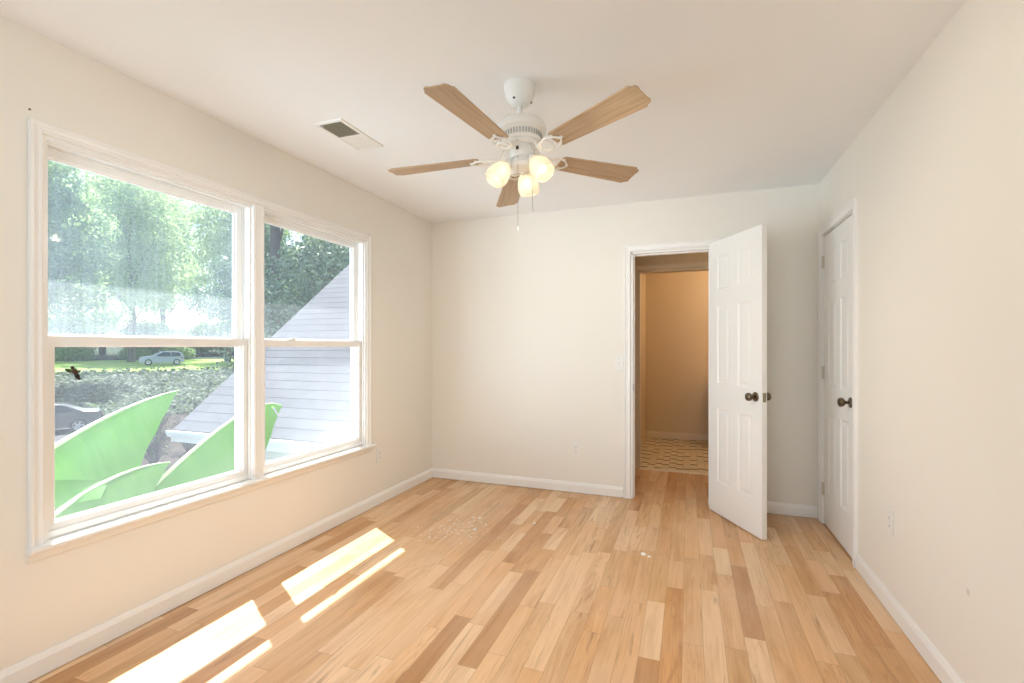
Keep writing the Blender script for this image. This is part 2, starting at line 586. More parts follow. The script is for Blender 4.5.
def tube(bm, pts, rad, seg=8, closed=False, flat=None):
    pts = [Vector(p) for p in pts]
    n = len(pts)
    rings = []
    up0 = None
    for i, p in enumerate(pts):
        if closed:
            d = pts[(i + 1) % n] - pts[i - 1]
        else:
            d = pts[min(i + 1, n - 1)] - pts[max(i - 1, 0)]
        d.normalize()
        ref = up0 if up0 is not None else (Vector((0, 0, 1)) if abs(d.z) < 0.9 else Vector((1, 0, 0)))
        a = d.cross(ref)
        if a.length < 1e-4:
            a = d.cross(Vector((0, 1, 0.01)))
        a.normalize()
        b = a.cross(d).normalized()
        up0 = b
        r = rad[i] if isinstance(rad, (list, tuple)) else rad
        fl = flat or 1.0
        rings.append([p + (a * math.cos(2 * PI * k / seg) + b * math.sin(2 * PI * k / seg) * fl) * r for k in range(seg)])
    if closed:
        rings.append(rings[0])
        vr = [[bm.verts.new(p) for p in r] for r in rings[:-1]]
        vr.append(vr[0])
        for a, b in zip(vr[:-1], vr[1:]):
            for i in range(seg):
                j = (i + 1) % seg
                bm.faces.new((a[i], a[j], b[j], b[i]))
    else:
        loft(bm, rings, True, True)


def sweep(bm, path, prof, fn, closed=False):
    """mitred sweep: path of (u, v); prof of (w, d): w = offset to the left of travel, d = third axis; fn maps (u, v, d) to a point"""
    n = len(path)
    P = [Vector(p) for p in path]
    rings = []
    for i in range(n):
        if closed or 0 < i < n - 1:
            t1 = (P[i] - P[i - 1]).normalized()
            t2 = (P[(i + 1) % n] - P[i]).normalized()
            n1 = Vector((-t1.y, t1.x))
            n2 = Vector((-t2.y, t2.x))
            off = (n1 + n2) / (1 + n1.dot(n2))
        else:
            tt = (P[1] - P[0]) if i == 0 else (P[-1] - P[-2])
            tt.normalize()
            off = Vector((-tt.y, tt.x))
        rings.append([fn(*(P[i] + off * w), d) for w, d in prof])
    if closed:
        vr = [[bm.verts.new(p) for p in r] for r in rings]
        vr.append(vr[0])
        m = len(prof)
        for a, b in zip(vr[:-1], vr[1:]):
            for i in range(m):
                j = (i + 1) % m
                bm.faces.new((a[i], a[j], b[j], b[i]))
    else:
        loft(bm, rings, True, True)


def prism(bm, poly, fn, d0, d1):
    loft(bm, [[fn(u, v, d0) for u, v in poly], [fn(u, v, d1) for u, v in poly]])


def obj(name, bm, mat, parent=None, smooth=False, bevel=0.0, seg=2, recalc=True, loc=None, angle=35):
    if recalc:
        bmesh.ops.recalc_face_normals(bm, faces=bm.faces)
    me = bpy.data.meshes.new(name)
    bm.to_mesh(me)
    bm.free()
    for m in (mat if isinstance(mat, (list, tuple)) else [mat]):
        me.materials.append(m)
    if smooth:
        me.shade_smooth()
        try:
            me.set_sharp_from_angle(angle=R(angle))
        except Exception:
            pass
    o = bpy.data.objects.new(name, me)
    C.objects.link(o)
    if parent:
        o.parent = parent
    if loc:
        o.location = loc
    if bevel:
        b = o.modifiers.new('bevel', 'BEVEL')
        b.width = bevel
        b.segments = seg
        b.limit_method = 'ANGLE'
        b.angle_limit = R(40)
    return o


def tag(o, label=None, cat=None, group=None, kind=None):
    if label:
        o['label'] = label
    if cat:
        o['category'] = cat
    if group:
        o['group'] = group
    if kind:
        o['kind'] = kind
    return o


def empty(name, loc=(0, 0, 0), rotz=0.0):
    o = bpy.data.objects.new(name, None)
    o.empty_display_size = 0.1
    o.location = loc
    o.rotation_euler = (0, 0, rotz)
    C.objects.link(o)
    return o


def children(o):
    return [c for c in bpy.data.objects if c.parent == o]


def copy_tree(o, parent=None):
    c = o.copy()
    C.objects.link(c)
    c.parent = parent
    for ch in children(o):
        copy_tree(ch, c)
    return c


# ================================================================== the room
XL, XR, YF, YB, H = -2.316, 0.893, -1.00, 4.05, 2.44
WT = 0.134                       # exterior wall thickness
WY0, WY1, WZ0, WZ1 = 1.094, 3.046, 0.47, 2.062      # window rough opening
DX0, DX1, DZ = -0.450, 0.168, 2.030               # bedroom doorway in the back wall
CY0, CY1, CZ = 3.272, 3.952, 2.038                # closet doorway in the right wall
YH = 4.17                        # hall side of the back wall
YT = 5.08                        # hall's far wall (second doorway)

bm = bm_new()
bx(bm, XL - WT, 2.2, YF - 0.15, 5.07, -0.10, 0.0)
tag(obj('floor', bm, M['floor']), 'oak strip floor of the room, boards running toward the back wall', 'floor', kind='structure')

bm = bm_new()
bx(bm, XL - WT, 2.2, YF - 0.15, 7.1, H, H + 0.2)
tag(obj('ceiling', bm, M['ceiling']), 'plain white ceiling over the room', 'ceiling', kind='structure')

bm = bm_new()
bx(bm, XL - WT, XL, YF - 0.15, WY0, 0, H)
bx(bm, XL - WT, XL, WY1, YH, 0, H)
bx(bm, XL - WT, XL, WY0, WY1, 0, WZ0)
bx(bm, XL - WT, XL, WY0, WY1, WZ1, H)
tag(obj('wall_left', bm, M['wall']), 'cream left wall around the wide double window', 'wall', kind='structure')

bm = bm_new()
bx(bm, XL, DX0, YB, YH, 0, H)
bx(bm, DX1, XR + 0.12, YB, YH, 0, H)
bx(bm, DX0, DX1, YB, YH, DZ, H)
tag(obj('wall_back', bm, M['wall']), 'cream back wall with the open doorway', 'wall', kind='structure')

bm = bm_new()
bx(bm, XR, XR + 0.12, YF - 0.15, CY0, 0, H)
bx(bm, XR, XR + 0.12, CY1, YB, 0, H)
bx(bm, XR, XR + 0.12, CY0, CY1, CZ, H)
tag(obj('wall_right', bm, M['wall_scuffed']), 'cream right wall with the closed closet door', 'wall', kind='structure')

bm = bm_new()
bx(bm, XL, -1.35, YF - 0.15, YF, 0, H)
bx(bm, -0.15, XR, YF - 0.15, YF, 0, H)
bx(bm, -1.35, -0.15, YF - 0.15, YF, 0, 0.55)
bx(bm, -1.35, -0.15, YF - 0.15, YF, 2.05, H)
tag(obj('wall_front', bm, M['wall']), 'cream wall behind the viewer with an added window', 'wall', kind='structure')

# closet behind the closed door
bm = bm_new()
bx(bm, XR + 0.12, XR + 0.75, CY0 - 0.3, CY0 - 0.25, 0, H)
bx(bm, XR + 0.70, XR + 0.75, CY0 - 0.25, YB, 0, H)
tag(obj('wall_closet', bm, M['wall']), 'cream wall inside the closet behind the closed door', 'wall', kind='structure')

# hall and tiled bathroom beyond
bm = bm_new()
bx(bm, -1.7, -1.6, YH, YT, 0, H)
tag(obj('wall_hall_left', bm, M['hall_wall']), 'warm-light tinted wall at the left end of the hall', 'wall', kind='structure')
bm = bm_new()
bx(bm, 2.0, 2.1, YH, YT, 0, H)
tag(obj('wall_hall_right', bm, M['hall_wall']), 'warm-light tinted wall at the right end of the hall', 'wall', kind='structure')
bm = bm_new()
HX0, HX1, HZ = -0.49, 0.30, 2.03
bx(bm, -1.7, HX0, YT, YT + 0.11, 0, H)
bx(bm, HX1, 2.1, YT, YT + 0.11, 0, H)
bx(bm, HX0, HX1, YT, YT + 0.11, HZ, H)
tag(obj('wall_hall_far', bm, M['hall_wall']), 'warm-light tinted far hall wall around the bathroom doorway', 'wall', kind='structure')
bm = bm_new()
bx(bm, -0.66, -0.56, YT + 0.11, 6.85, 0, H)
tag(obj('wall_bathroom_left', bm, M['hall_wall']), 'warm-light tinted left wall of the tiled bathroom', 'wall', kind='structure')
bm = bm_new()
bx(bm, -0.66, 1.5, 6.85, 6.95, 0, H)
tag(obj('wall_bathroom_back', bm, M['hall_wall']), 'warm-light tinted wall at the far end of the tiled bathroom', 'wall', kind='structure')
bm = bm_new()
bx(bm, 1.4, 1.5, YT + 0.11, 6.85, 0, H)
tag(obj('wall_bathroom_right', bm, M['hall_wall']), 'warm-light tinted right wall of the tiled bathroom', 'wall', kind='structure')
bm = bm_new()
bx(bm, -0.66, 1.5, 5.07, 6.95, -0.10, 0.004)
tag(obj('floor_bathroom', bm, M['tile']), 'tumbled stone mosaic floor beyond the second doorway', 'floor', kind='structure')
bm = bm_new()
prism(bm, [(5.045, 0), (5.055, 0.012), (5.105, 0.012), (5.115, 0.004), (5.115, 0.0)], lambda u, v, d: (d, u, v), HX0 + 0.015, HX1 - 0.015)
tag(obj('trim_threshold', bm, M['hall_trim'], bevel=0.002), 'narrow pale threshold between wood floor and stone mosaic', 'threshold', kind='structure')

# baseboards -------------------------------------------------------
BASE = [(0, 0), (0.014, 0), (0.014, 0.062), (0.010, 0.072), (0.006, 0.083), (0, 0.085)]


def baseboard(name, path, label, mat=None, gap=0.004):
    b = bm_new()
    sweep(b, path, [(w + 0.0005, d + gap) for w, d in BASE], lambda u, v, d: (u, v, d))
    tag(obj(name, b, mat or M['trim']), label, 'baseboard', kind='structure')


# interior lies to the left of travel
baseboard('baseboard_left', [(XL, YB), (XL, YF)], 'white baseboard along the left wall under the window')
baseboard('baseboard_back', [(DX0 - 0.062, YB), (XL + 0.0145, YB)], 'white baseboard on the back wall, left of the doorway')
baseboard('baseboard_corner', [(XR - 0.018, YB), (DX1 + 0.066, YB)], 'short white baseboard on the back wall behind the open door')
baseboard('baseboard_right', [(XR, YF), (XR, CY0 - 0.0725)], 'white baseboard along the right wall')
baseboard('baseboard_bathroom', [(1.4, 6.85), (-0.56, 6.85)], 'pale baseboard at the far end of the tiled bathroom', M['hall_trim'], 0.006)

# casings ----------------------------------------------------------
CAS = [(0.004, 0), (0.004, 0.010), (0.010, 0.014), (0.022, 0.011), (0.042, 0.014), (0.048, 0.019), (0.058, 0.019), (0.058, 0)]
# bedroom doorway: travel right jamb up, across, down the left jamb seen from the room: opening lies to the left of travel -> use negative w


def casing(name, u0, u1, z1, fn, label, mat, jamb=None, both=None):
    root = empty(name)
    tag(root, label, 'door frame', kind='structure')
    b = bm_new()
    sweep(b, [(u0, 0.0), (u0, z1), (u1, z1), (u1, 0.0)], CAS, fn)
    obj('casing', b, mat, root)
    return root


t1 = casing('trim_doorway', DX0, DX1, DZ, lambda u, v, d: (u, YB - d, v), 'white casing and jamb of the open doorway in the back wall', M['trim'])
b = bm_new()
for (a0, a1) in ((DX0 - 0.0, DX0 + 0.014), (DX1 - 0.014, DX1 + 0.0)):
    bx(b, a0, a1, YB - 0.004, YH + 0.004, 0, DZ)
bx(b, DX0, DX1, YB - 0.004, YH + 0.004, DZ - 0.014, DZ)
bx(b, DX0 + 0.014, DX0 + 0.024, YB + 0.04, YB + 0.075, 0, DZ - 0.014)
bx(b, DX1 - 0.024, DX1 - 0.014, YB + 0.04, YB + 0.075, 0, DZ - 0.014)
bx(b, DX0 + 0.024, DX1 - 0.024, YB + 0.04, YB + 0.075, DZ - 0.024, DZ - 0.014)
obj('jamb', b, M['trim'], t1)
b = bm_new()
bx(b, DX0 + 0.0138, DX0 + 0.0158, YB + 0.004, YB + 0.030, 0.885, 0.945)
tag(obj('strike_plate', b, M['brass'], t1), 'dull brass strike plate')

t2 = casing('trim_closet', -CY1, -CY0, CZ, lambda u, v, d: (XR - d, -u, v), 'white casing around the closed closet door in the right wall', M['trim'])
b = bm_new()
bx(b, XR - 0.004, XR + 0.12, CY0, CY0 + 0.006, 0, CZ)
bx(b, XR - 0.004, XR + 0.12, CY1 - 0.006, CY1, 0, CZ)
bx(b, XR - 0.004, XR + 0.12, CY0, CY1, CZ - 0.005, CZ)
obj('jamb', b, M['trim'], t2)

t3 = casing('trim_bathroom', HX0, HX1, HZ, lambda u, v, d: (u, YT - d, v), 'casing and jamb of the second doorway seen through the first', M['hall_trim'])
b = bm_new()
bx(b, HX0, HX0 + 0.014, YT - 0.004, YT + 0.115, 0, HZ)
bx(b, HX1 - 0.014, HX1, YT - 0.004, YT + 0.115, 0, HZ)
bx(b, HX0, HX1, YT - 0.004, YT + 0.115, HZ - 0.014, HZ)
obj('jamb', b, M['hall_trim'], t3)


# doors ------------------------------------------------------------
def panel_door_bm(W, Hh, T):
    """slab in local x 0..W, y 0..T, z 0..Hh: stiles, rails and six raised panels"""
    b = bm_new()
    st, mid = 0.105 if W > 0.62 else 0.098, 0.10 if W > 0.62 else 0.09
    pw = (W - 2 * st - mid) / 2
    zr = [0.0, 0.235, 0.235 + 0.545, 0.235 + 0.545 + 0.20, 0, 0, 0, Hh]
    rows = [(0.235, 0.79), (0.965, 1.555), (1.665, Hh - 0.115)]
    cols = [(st, st + pw), (st + pw + mid, W - st)]
    bx(b, 0, st, 0, T, 0, Hh)
    bx(b, W - st, W, 0, T, 0, Hh)
    bx(b, cols[0][1], cols[1][0], 0, T, 0, Hh)
    z = 0.0
    for (a, c) in rows + [(Hh, Hh)]:
        for (x0, x1) in cols:
            bx(b, x0, x1, 0, T, z, a)
        z = c
    for (z0, z1) in rows:
        for (x0, x1) in cols:
            for side in (0, 1):
                def P(x, zz, d):
                    return (x, d if side == 0 else T - d, zz)
                rings = []
                for ins, d in ((0, 0), (0.006, 0.002), (0.014, 0.006), (0.022, 0.006), (0.042, 0.0015)):
                    rings.append([P(x0 + ins, z0 + ins, d), P(x1 - ins, z0 + ins, d), P(x1 - ins, z1 - ins, d), P(x0 + ins, z1 - ins, d)])
                vr = loft(b, rings, True, False)
                b.faces.new(vr[-1])
    return b


def knob_bm():
    """turned along local -y from a face at y=0"""
    b = bm_new()
    m = Matrix.Rotation(R(90), 4, 'X')
    lathe(b, [(0.0, 0.0), (0.031, 0.0), (0.031, 0.004), (0.026, 0.008), (0.013, 0.010), (0.011, 0.028), (0.017, 0.033), (0.025, 0.040), (0.0275, 0.050),
              (0.025, 0.060), (0.016, 0.066), (0.0, 0.067)], 28, m)
    return b


def rose_bm():
    b = bm_new()
    lathe(b, [(0.0, 0.0), (0.031, 0.0), (0.031, 0.004), (0.026, 0.009), (0.012, 0.010)], 28, Matrix.Rotation(R(90), 4, 'X'))
    return b


def knob_only_bm():
    b = bm_new()
    lathe(b, [(0.010, 0.008), (0.010, 0.028), (0.017, 0.033), (0.025, 0.040), (0.0275, 0.050), (0.025, 0.060), (0.016, 0.066), (0.0, 0.067)], 28, Matrix.Rotation(R(90), 4, 'X'))
    return b


def hinge_bm(z):
    b = bm_new()
    for k in range(3):
        lathe(b, [(0.0, 0.0), (0.0065, 0.0), (0.0065, 0.028), (0.0, 0.028)], 12, Matrix.Translation((0, 0, z - 0.045 + k * 0.030)))
    bx(b, -0.022, 0.022, 0.003, 0.005, z - 0.045, z + 0.043)
    return b


def make_door(name, W, Hh, T, label):
    root = empty(name)
    tag(root, label, 'door', kind='structure')
    obj('slab', panel_door_bm(W, Hh, T), M['door'], root)
    return root


# open bedroom door: local x runs from the hinge to the free edge, y=0 is the face turned to the window
DW, DH, DT = 0.600, 2.034, 0.035
ang = math.atan2(-0.872, 0.489)
d1 = make_door('door_bedroom', DW, DH, DT, 'white six panel door standing open into the room with bronze knobs')
d1.location = (0.146, 3.975, 0.008)
d1.rotation_euler = (0, 0, ang)
# y axis of the door (ang+90) points away from the window, to the corner
for side in (0, 1):
    kx, kz = DW - 0.062, 0.915
    r_ = obj('rose', rose_bm(), M['knob'], d1, smooth=True)
    k_ = obj('knob', knob_only_bm(), M['knob'], r_, smooth=True)
    r_['label'] = 'aged bronze knob rose'
    r_.location = (kx, 0 if side == 0 else DT, kz)
    if side == 1:
        r_.rotation_euler = (0, 0, PI)
b = bm_new()
bx(b, DW - 0.0005, DW + 0.0012, 0.006, 0.029, 0.885, 0.945)
tag(obj('latch_plate', b, M['brass'], d1), 'dull brass latch plate')
for z in (0.22, 1.02, 1.81):
    hb = hinge_bm(z)
    h_ = obj('hinge', hb, M['hinge'], d1, smooth=True)
    h_.location = (-0.010, 0.040, 0)
    h_.rotation_euler = (0, 0, PI / 2)

# closed closet door, face toward -x
d2 = make_door('door_closet', CY1 - CY0 - 0.018, 2.016, 0.035, 'white six panel closet door, closed, in the right wall')
d2.location = (XR + 0.002, CY1 - 0.009, 0.010)
d2.rotation_euler = (0, 0, -PI / 2)      # local x -> -y, local y -> +x
W2 = CY1 - CY0 - 0.018
r_ = obj('rose', rose_bm(), M['knob'], d2, smooth=True)
r_['label'] = 'aged bronze knob rose'
r_.location = (W2 - 0.062, 0, 0.912)
obj('knob', knob_only_bm(), M['knob'], r_, smooth=True)
for z in (0.24, 1.06, 1.84):
    h_ = obj('hinge', hinge_bm(z), M['hinge'], d2, smooth=True)
    h_.location = (-0.002, -0.0085, 0)

# ================================================================== the window
win = empty('window_1', (XL, 2.07, WZ0))
tag(win, 'wide white double-hung twin window in the left wall', 'window', kind='structure')


def wpart(name, b, mat, parent=win, **kw):
    o = obj(name, b, mat, parent, **kw)
    if parent is win:
        o.location = (-XL, -2.07, -WZ0)
    return o


STOOL = 0.50
b = bm_new()
WC = [(0.002, 0), (0.002, 0.009), (0.009, 0.013), (0.017, 0.010), (0.029, 0.013), (0.033, 0.018), (0.042, 0.018), (0.045, 0.014), (0.045, 0)]
sweep(b, [(-WY1, STOOL), (-WY1, WZ1), (-WY0, WZ1), (-WY0, STOOL)], WC, lambda u, v, d: (XL + d, -u, v))
wpart('casing', b, M['trim'])
b = bm_new()
MY0, MY1 = 2.032, 2.106
prism(b, [(MY0, -0.13), (MY0, 0.006), (MY0 + 0.010, 0.012), (MY0 + 0.022, 0.008), (MY1 - 0.022, 0.008), (MY1 - 0.010, 0.012), (MY1, 0.006), (MY1, -0.13)],
      lambda u, v, d: (XL + v, u, d), STOOL, WZ1)
wpart('mullion', b, M['trim'])
b = bm_new()
for (a0, a1) in ((WY0, WY0 + 0.012), (WY1 - 0.012, WY1)):
    bx(b, XL - WT, XL + 0.001, a0, a1, WZ0 + 0.002, WZ1)
bx(b, XL - WT, XL + 0.001, WY0 + 0.012, WY1 - 0.012, WZ1 - 0.014, WZ1)
# outer sloping sill
prism(b, [(XL - WT - 0.04, 0.472), (XL - WT - 0.04, 0.487), (XL - 0.030, 0.510), (XL - 0.030, 0.472)], lambda u, v, d: (u, d, v), WY0 + 0.012, WY1 - 0.012)
# parting stops and head stops
for (y0, y1) in ((WY0 + 0.012, MY0), (MY1, WY1 - 0.012)):
    for xx in (XL - 0.018, XL - 0.073, XL - 0.122):
        bx(b, xx - 0.005, xx + 0.005, y0, y0 + 0.010, 0.505, WZ1 - 0.014)
        bx(b, xx - 0.005, xx + 0.005, y1 - 0.010, y1, 0.505, WZ1 - 0.014)
        bx(b, xx - 0.005, xx + 0.005, y0 + 0.010, y1 - 0.010, WZ1 - 0.024, WZ1 - 0.014)
wpart('frame', b, M['vinyl'])
b = bm_new()
prism(b, [(XL - 0.030, 0.478), (XL - 0.030, STOOL), (XL + 0.030, STOOL), (XL + 0.036, 0.494), (XL + 0.036, 0.484), (XL + 0.030, 0.478)], lambda u, v, d: (u, d, v), 1.044, 3.128)
wpart('stool', b, M['trim'])
b = bm_new()
prism(b, [(XL + 0.0005, 0.478), (XL + 0.016, 0.478), (XL + 0.012, 0.446), (XL + 0.0005, 0.440)], lambda u, v, d: (u, d, v), 1.048, 3.118)
wpart('apron', b, M['wall'])


def sash(y0, y1, z0, z1, xo, bot, top, glassmat, label, lower):
    """xo = inner face; frame 35 mm deep"""
    ST = 0.035
    D = 0.036
    b = bm_new()
    bx(b, xo - D, xo, y0, y0 + ST, z0, z1)
    bx(b, xo - D, xo, y1 - ST, y1, z0, z1)
    bx(b, xo - D, xo, y0 + ST, y1 - ST, z0, z0 + bot)
    bx(b, xo - D, xo, y0 + ST, y1 - ST, z1 - top, z1)
    if lower:     # step of the bottom rail
        bx(b, xo, xo + 0.006, y0 + 0.004, y1 - 0.004, z0, z0 + bot * 0.45)
    # glazing bead all round
    sweep(b, [(y0 + ST, z0 + bot), (y1 - ST, z0 + bot), (y1 - ST, z1 - top), (y0 + ST, z1 - top)],
          [(-0.001, -0.006), (0.008, -0.013), (0.008, -0.023), (-0.001, -0.030)], lambda u, v, d: (xo + d, u, v), closed=True)
    s = wpart('sash', b, M['vinyl'])
    s['label'] = label
    g = bm_new()
    bx(g, xo - 0.020, xo - 0.016, y0 + ST - 0.004, y1 - ST + 0.004, z0 + bot - 0.004, z1 - top + 0.004)
    p = obj('glass_pane', g, glassmat, s)
    return s


UL = (WY0 + 0.014, MY0 - 0.002)
UR = (MY1 + 0.002, WY1 - 0.014)
sash(*UL, 1.262, WZ1 - 0.022, XL - 0.078, 0.034, 0.030, M['glass_ul'], 'upper left sash with badly fogged glass', False)
s_ll = sash(*UL, 0.508, 1.292, XL - 0.028, 0.050, 0.034, M['glass_ll'], 'lower left sash', True)
sash(*UR, 1.262, WZ1 - 0.022, XL - 0.078, 0.034, 0.030, M['glass_ur'], 'upper right sash', False)
s_lr = sash(*UR, 0.508, 1.292, XL - 0.028, 0.050, 0.034, M['glass_lr'], 'lower right sash with hazy sunlit glass', True)
for s, yc in ((s_lr, 2.35),):
    b = bm_new()
    bx(b, XL - 0.052, XL - 0.030, yc - 0.03, yc + 0.03, 1.292, 1.300)
    bx(b, XL - 0.046, XL - 0.024, yc - 0.008, yc + 0.022, 1.300, 1.307)
    obj('sash_lock', b, M['vinyl'], s, bevel=0.002)

# eave over the window, outside
b = bm_new()
bx(b, -2.885, XL - WT, -1.1, 5.2, 2.50, 2.54)
bx(b, -2.91, -2.885, -1.1, 5.2, 2.495, 2.66)
tag(obj('trim_eave', b, M['gutter']), 'eave above the window outside', 'eave', kind='structure')

# window added behind the viewer as a frame for the fill lamp
w2 = empty('window_added', (-0.75, YF, 0.55))
tag(w2, 'wide window added in the wall behind the viewer for fill light', 'window', kind='structure')
b = bm_new()
sweep(b, [(-1.35, 0.55), (-0.15, 0.55), (-0.15, 2.05), (-1.35, 2.05)], [(0, 0.0), (0.05, 0.0), (0.05, -0.06), (0, -0.06)], lambda u, v, d: (u, YF - 0.03 + d, v), closed=True)
bx(b, -0.78, -0.72, YF - 0.085, YF - 0.035, 0.60, 2.0)
o = obj('sash', b, M['vinyl'], w2)
o.location = (0.75, -YF, -0.55)
b = bm_new()
bx(b, -1.302, -0.198, YF - 0.062, YF - 0.058, 0.598, 2.002)
g = obj('glass_pane', b, M['glass_clear'], o)

# ================================================================== ceiling fan
FX, FY = -0.724, 2.058
fan = empty('ceiling_fan', (FX, FY, H))
tag(fan, 'white ceiling fan with five pale oak blades and three lit frosted shades', 'ceiling fan')


def fpart(name, b, mat, parent=None, smooth=True, **kw):
    o = obj(name, b, mat, parent or fan, smooth=smooth, **kw)
    return o


# coordinates below: local to the fan, z = 0 at the ceiling; the fan hangs a little off plumb from its ball joint
FWD, RGT = Vector((-0.347, 0.938, 0)), Vector((0.938, 0.347, 0))
PIV = Vector((0, 0, -0.085))
TILT = Vector((0, 0, 1)).rotation_difference((Vector((0, 0, 1)) + 0.0574 * FWD - 0.0373 * RGT).normalized()).to_matrix()


def hang(o, loc=(0, 0, 0), rot=None):
    rot = rot or Matrix.Identity(3)
    o.location = PIV + TILT @ (Vector(loc) - PIV)
    o.rotation_euler = (TILT @ rot).to_euler()
    return o


b = bm_new()
lathe(b, [(0, -0.0005), (0.072, -0.0005), (0.073, -0.012), (0.070, -0.022), (0.066, -0.045), (0.056, -0.070), (0.042, -0.088), (0.030, -0.096), (0.0, -0.097)], 40)
can = fpart('canopy', b, M['white_metal'])
for a in (-100, 20, 140):
    a = R(a)
    b = bm_new()
    lathe(b, [(0, -0.003), (0.005, -0.003), (0.005, 0.003), (0, 0.003)], 10, Matrix.Translation((0.052 * math.cos(a), 0.052 * math.sin(a), -0.077)) @ Matrix.Rotation(a, 4, 'Z') @ Matrix.Rotation(R(125), 4, 'Y'))
    tag(fpart('screw', b, M['slot'], can), 'dark canopy screw')
b = bm_new()
lathe(b, [(0.0, -0.09), (0.0115, -0.09), (0.0115, -0.140), (0.02, -0.143), (0.026, -0.160), (0.026, -0.171), (0.0, -0.171)], 24)
hang(fpart('downrod', b, M['white_metal']))
ZM = -0.165
b = bm_new()
lathe(b, [(0.0, ZM), (0.045, ZM), (0.080, ZM - 0.006), (0.104, ZM - 0.020), (0.115, ZM - 0.036), (0.117, ZM - 0.050), (0.112, ZM - 0.060), (0.098, ZM - 0.066),
          (0.094, ZM - 0.070), (0.092, ZM - 0.098), (0.084, ZM - 0.106), (0.0, ZM - 0.106)], 56)
mot = hang(fpart('motor_housing', b, M['white_metal']))
b = bm_new()
for k in range(44):
    a = 2 * PI * k / 44
    m = Matrix.Rotation(a, 4, 'Z')
    vs = bx(b, 0.0915, 0.0955, -0.0022, 0.0022, ZM - 0.094, ZM - 0.073)
    for v in vs:
        v.co = m @ v.co
tag(fpart('vent_slots', b, M['grey_metal'], mot, smooth=False), 'ring of grey cooling slots')
b = bm_new()
lathe(b, [(0.0, ZM - 0.104), (0.078, ZM - 0.106), (0.080, ZM - 0.114), (0.074, ZM - 0.122), (0.0, ZM - 0.122)], 40)
hang(fpart('flywheel', b, M['white_metal']))
b = bm_new()
lathe(b, [(0.0, ZM - 0.120), (0.050, ZM - 0.121), (0.056, ZM - 0.130), (0.057, ZM - 0.165), (0.050, ZM - 0.176), (0.040, ZM - 0.180), (0.040, ZM - 0.190), (0.050, ZM - 0.194), (0.053, ZM - 0.205),
          (0.046, ZM - 0.220), (0.024, ZM - 0.232), (0.010, ZM - 0.238), (0.009, ZM - 0.247), (0.0, ZM - 0.250)], 40)
sw = hang(fpart('switch_housing', b, M['white_metal']))
b = bm_new()
lathe(b, [(0, 0), (0.005, 0), (0.005, 0.006), (0, 0.006)], 10, Matrix.Translation((0.0, -0.055, ZM - 0.147)) @ Matrix.Rotation(R(90), 4, 'X'))
bx(b, -0.006, 0.006, -0.0595, -0.055, ZM - 0.155, ZM - 0.140)
tag(fpart('reverse_switch', b, M['slot'], sw, smooth=False), 'small black reverse switch')


def blade_bm():
    """local x outwards, root at 0.205 to tip 0.672"""
    w0, w1 = 0.050, 0.066
    half = [(0.195, w0 * 0.72), (0.208, w0), (0.42, 0.059), (0.600, w1), (0.605, w1 - 0.001), (0.608, w1 - 0.007), (0.614, w1 - 0.011), (0.622, w1 - 0.013), (0.628, w1 - 0.018), (0.631, w1 - 0.028), (0.627, w1 - 0.046), (0.628, 0.0)]
    poly = half + [(x, -y) for x, y in reversed(half[:-1])]
    b = bm_new()
    prism(b, poly, lambda u, v, d: (u, v, d), 0.0, 0.006)
    return b


def ring_pts(cx, cy, rx, ry, n=28, rot=0.0, z=0.0, pinch=0.0):
    out = []
    for k in range(n):
        a = 2 * PI * k / n
        x, y = rx * math.cos(a), ry * math.sin(a)
        y *= 1 - pinch * (x / rx)
        c, s = math.cos(rot), math.sin(rot)
        out.append((cx + x * c - y * s, cy + x * s + y * c, z))
    return out


def iron_bm():
    b = bm_new()
    # neck from the flywheel
    tube(b, [(0.066, 0, 0.048), (0.084, 0, 0.040), (0.098, 0, 0.014), (0.112, 0, -0.005), (0.126, 0, -0.008)], [0.013, 0.011, 0.009, 0.008, 0.007], 10, flat=0.55)
    # an open ring and a pointed leaf loop crossing it
    tube(b, ring_pts(0.150, 0, 0.031, 0.031, z=-0.008), 0.0052, 8, closed=True)
    leaf = [(0.124 + 0.112 * q, 0.040 * math.sin(PI * q) ** 0.8, -0.006) for q in [i / 14 for i in range(15)]]
    leaf += [(x, -y, z) for x, y, z in reversed(leaf[1:-1])]
    tube(b, leaf, 0.0050, 8, closed=True)
    # mounting tabs under the blade with screw heads
    for (sx, sy) in ((0.206, 0.030), (0.206, -0.030), (0.236, 0.0)):
        lathe(b, [(0, -0.006), (0.006, -0.005), (0.009, -0.001), (0.009, 0.0005), (0, 0.0005)], 14, Matrix.Translation((sx, sy, 0)))
    return b


ZB = -0.331                      # underside of the blades
first = None
for k in range(5):
    a = R(117.1 - 72 * k)
    if first is None:
        bl = fpart('blade', blade_bm(), M['blade'], smooth=False, bevel=0.0015)
        ir = obj('blade_iron', iron_bm(), M['white_metal'], bl, smooth=True)
        ir['label'] = 'white scrolled blade bracket'
        first = (bl, ir)
    else:
        bl = first[0].copy()
        C.objects.link(bl)
        bl.parent = fan
        ir = first[1].copy()
        C.objects.link(ir)
        ir.parent = bl
    hang(bl, (0, 0, ZB), Matrix.Rotation(a, 3, 'Z') @ Matrix.Rotation(R(-11), 3, 'X'))


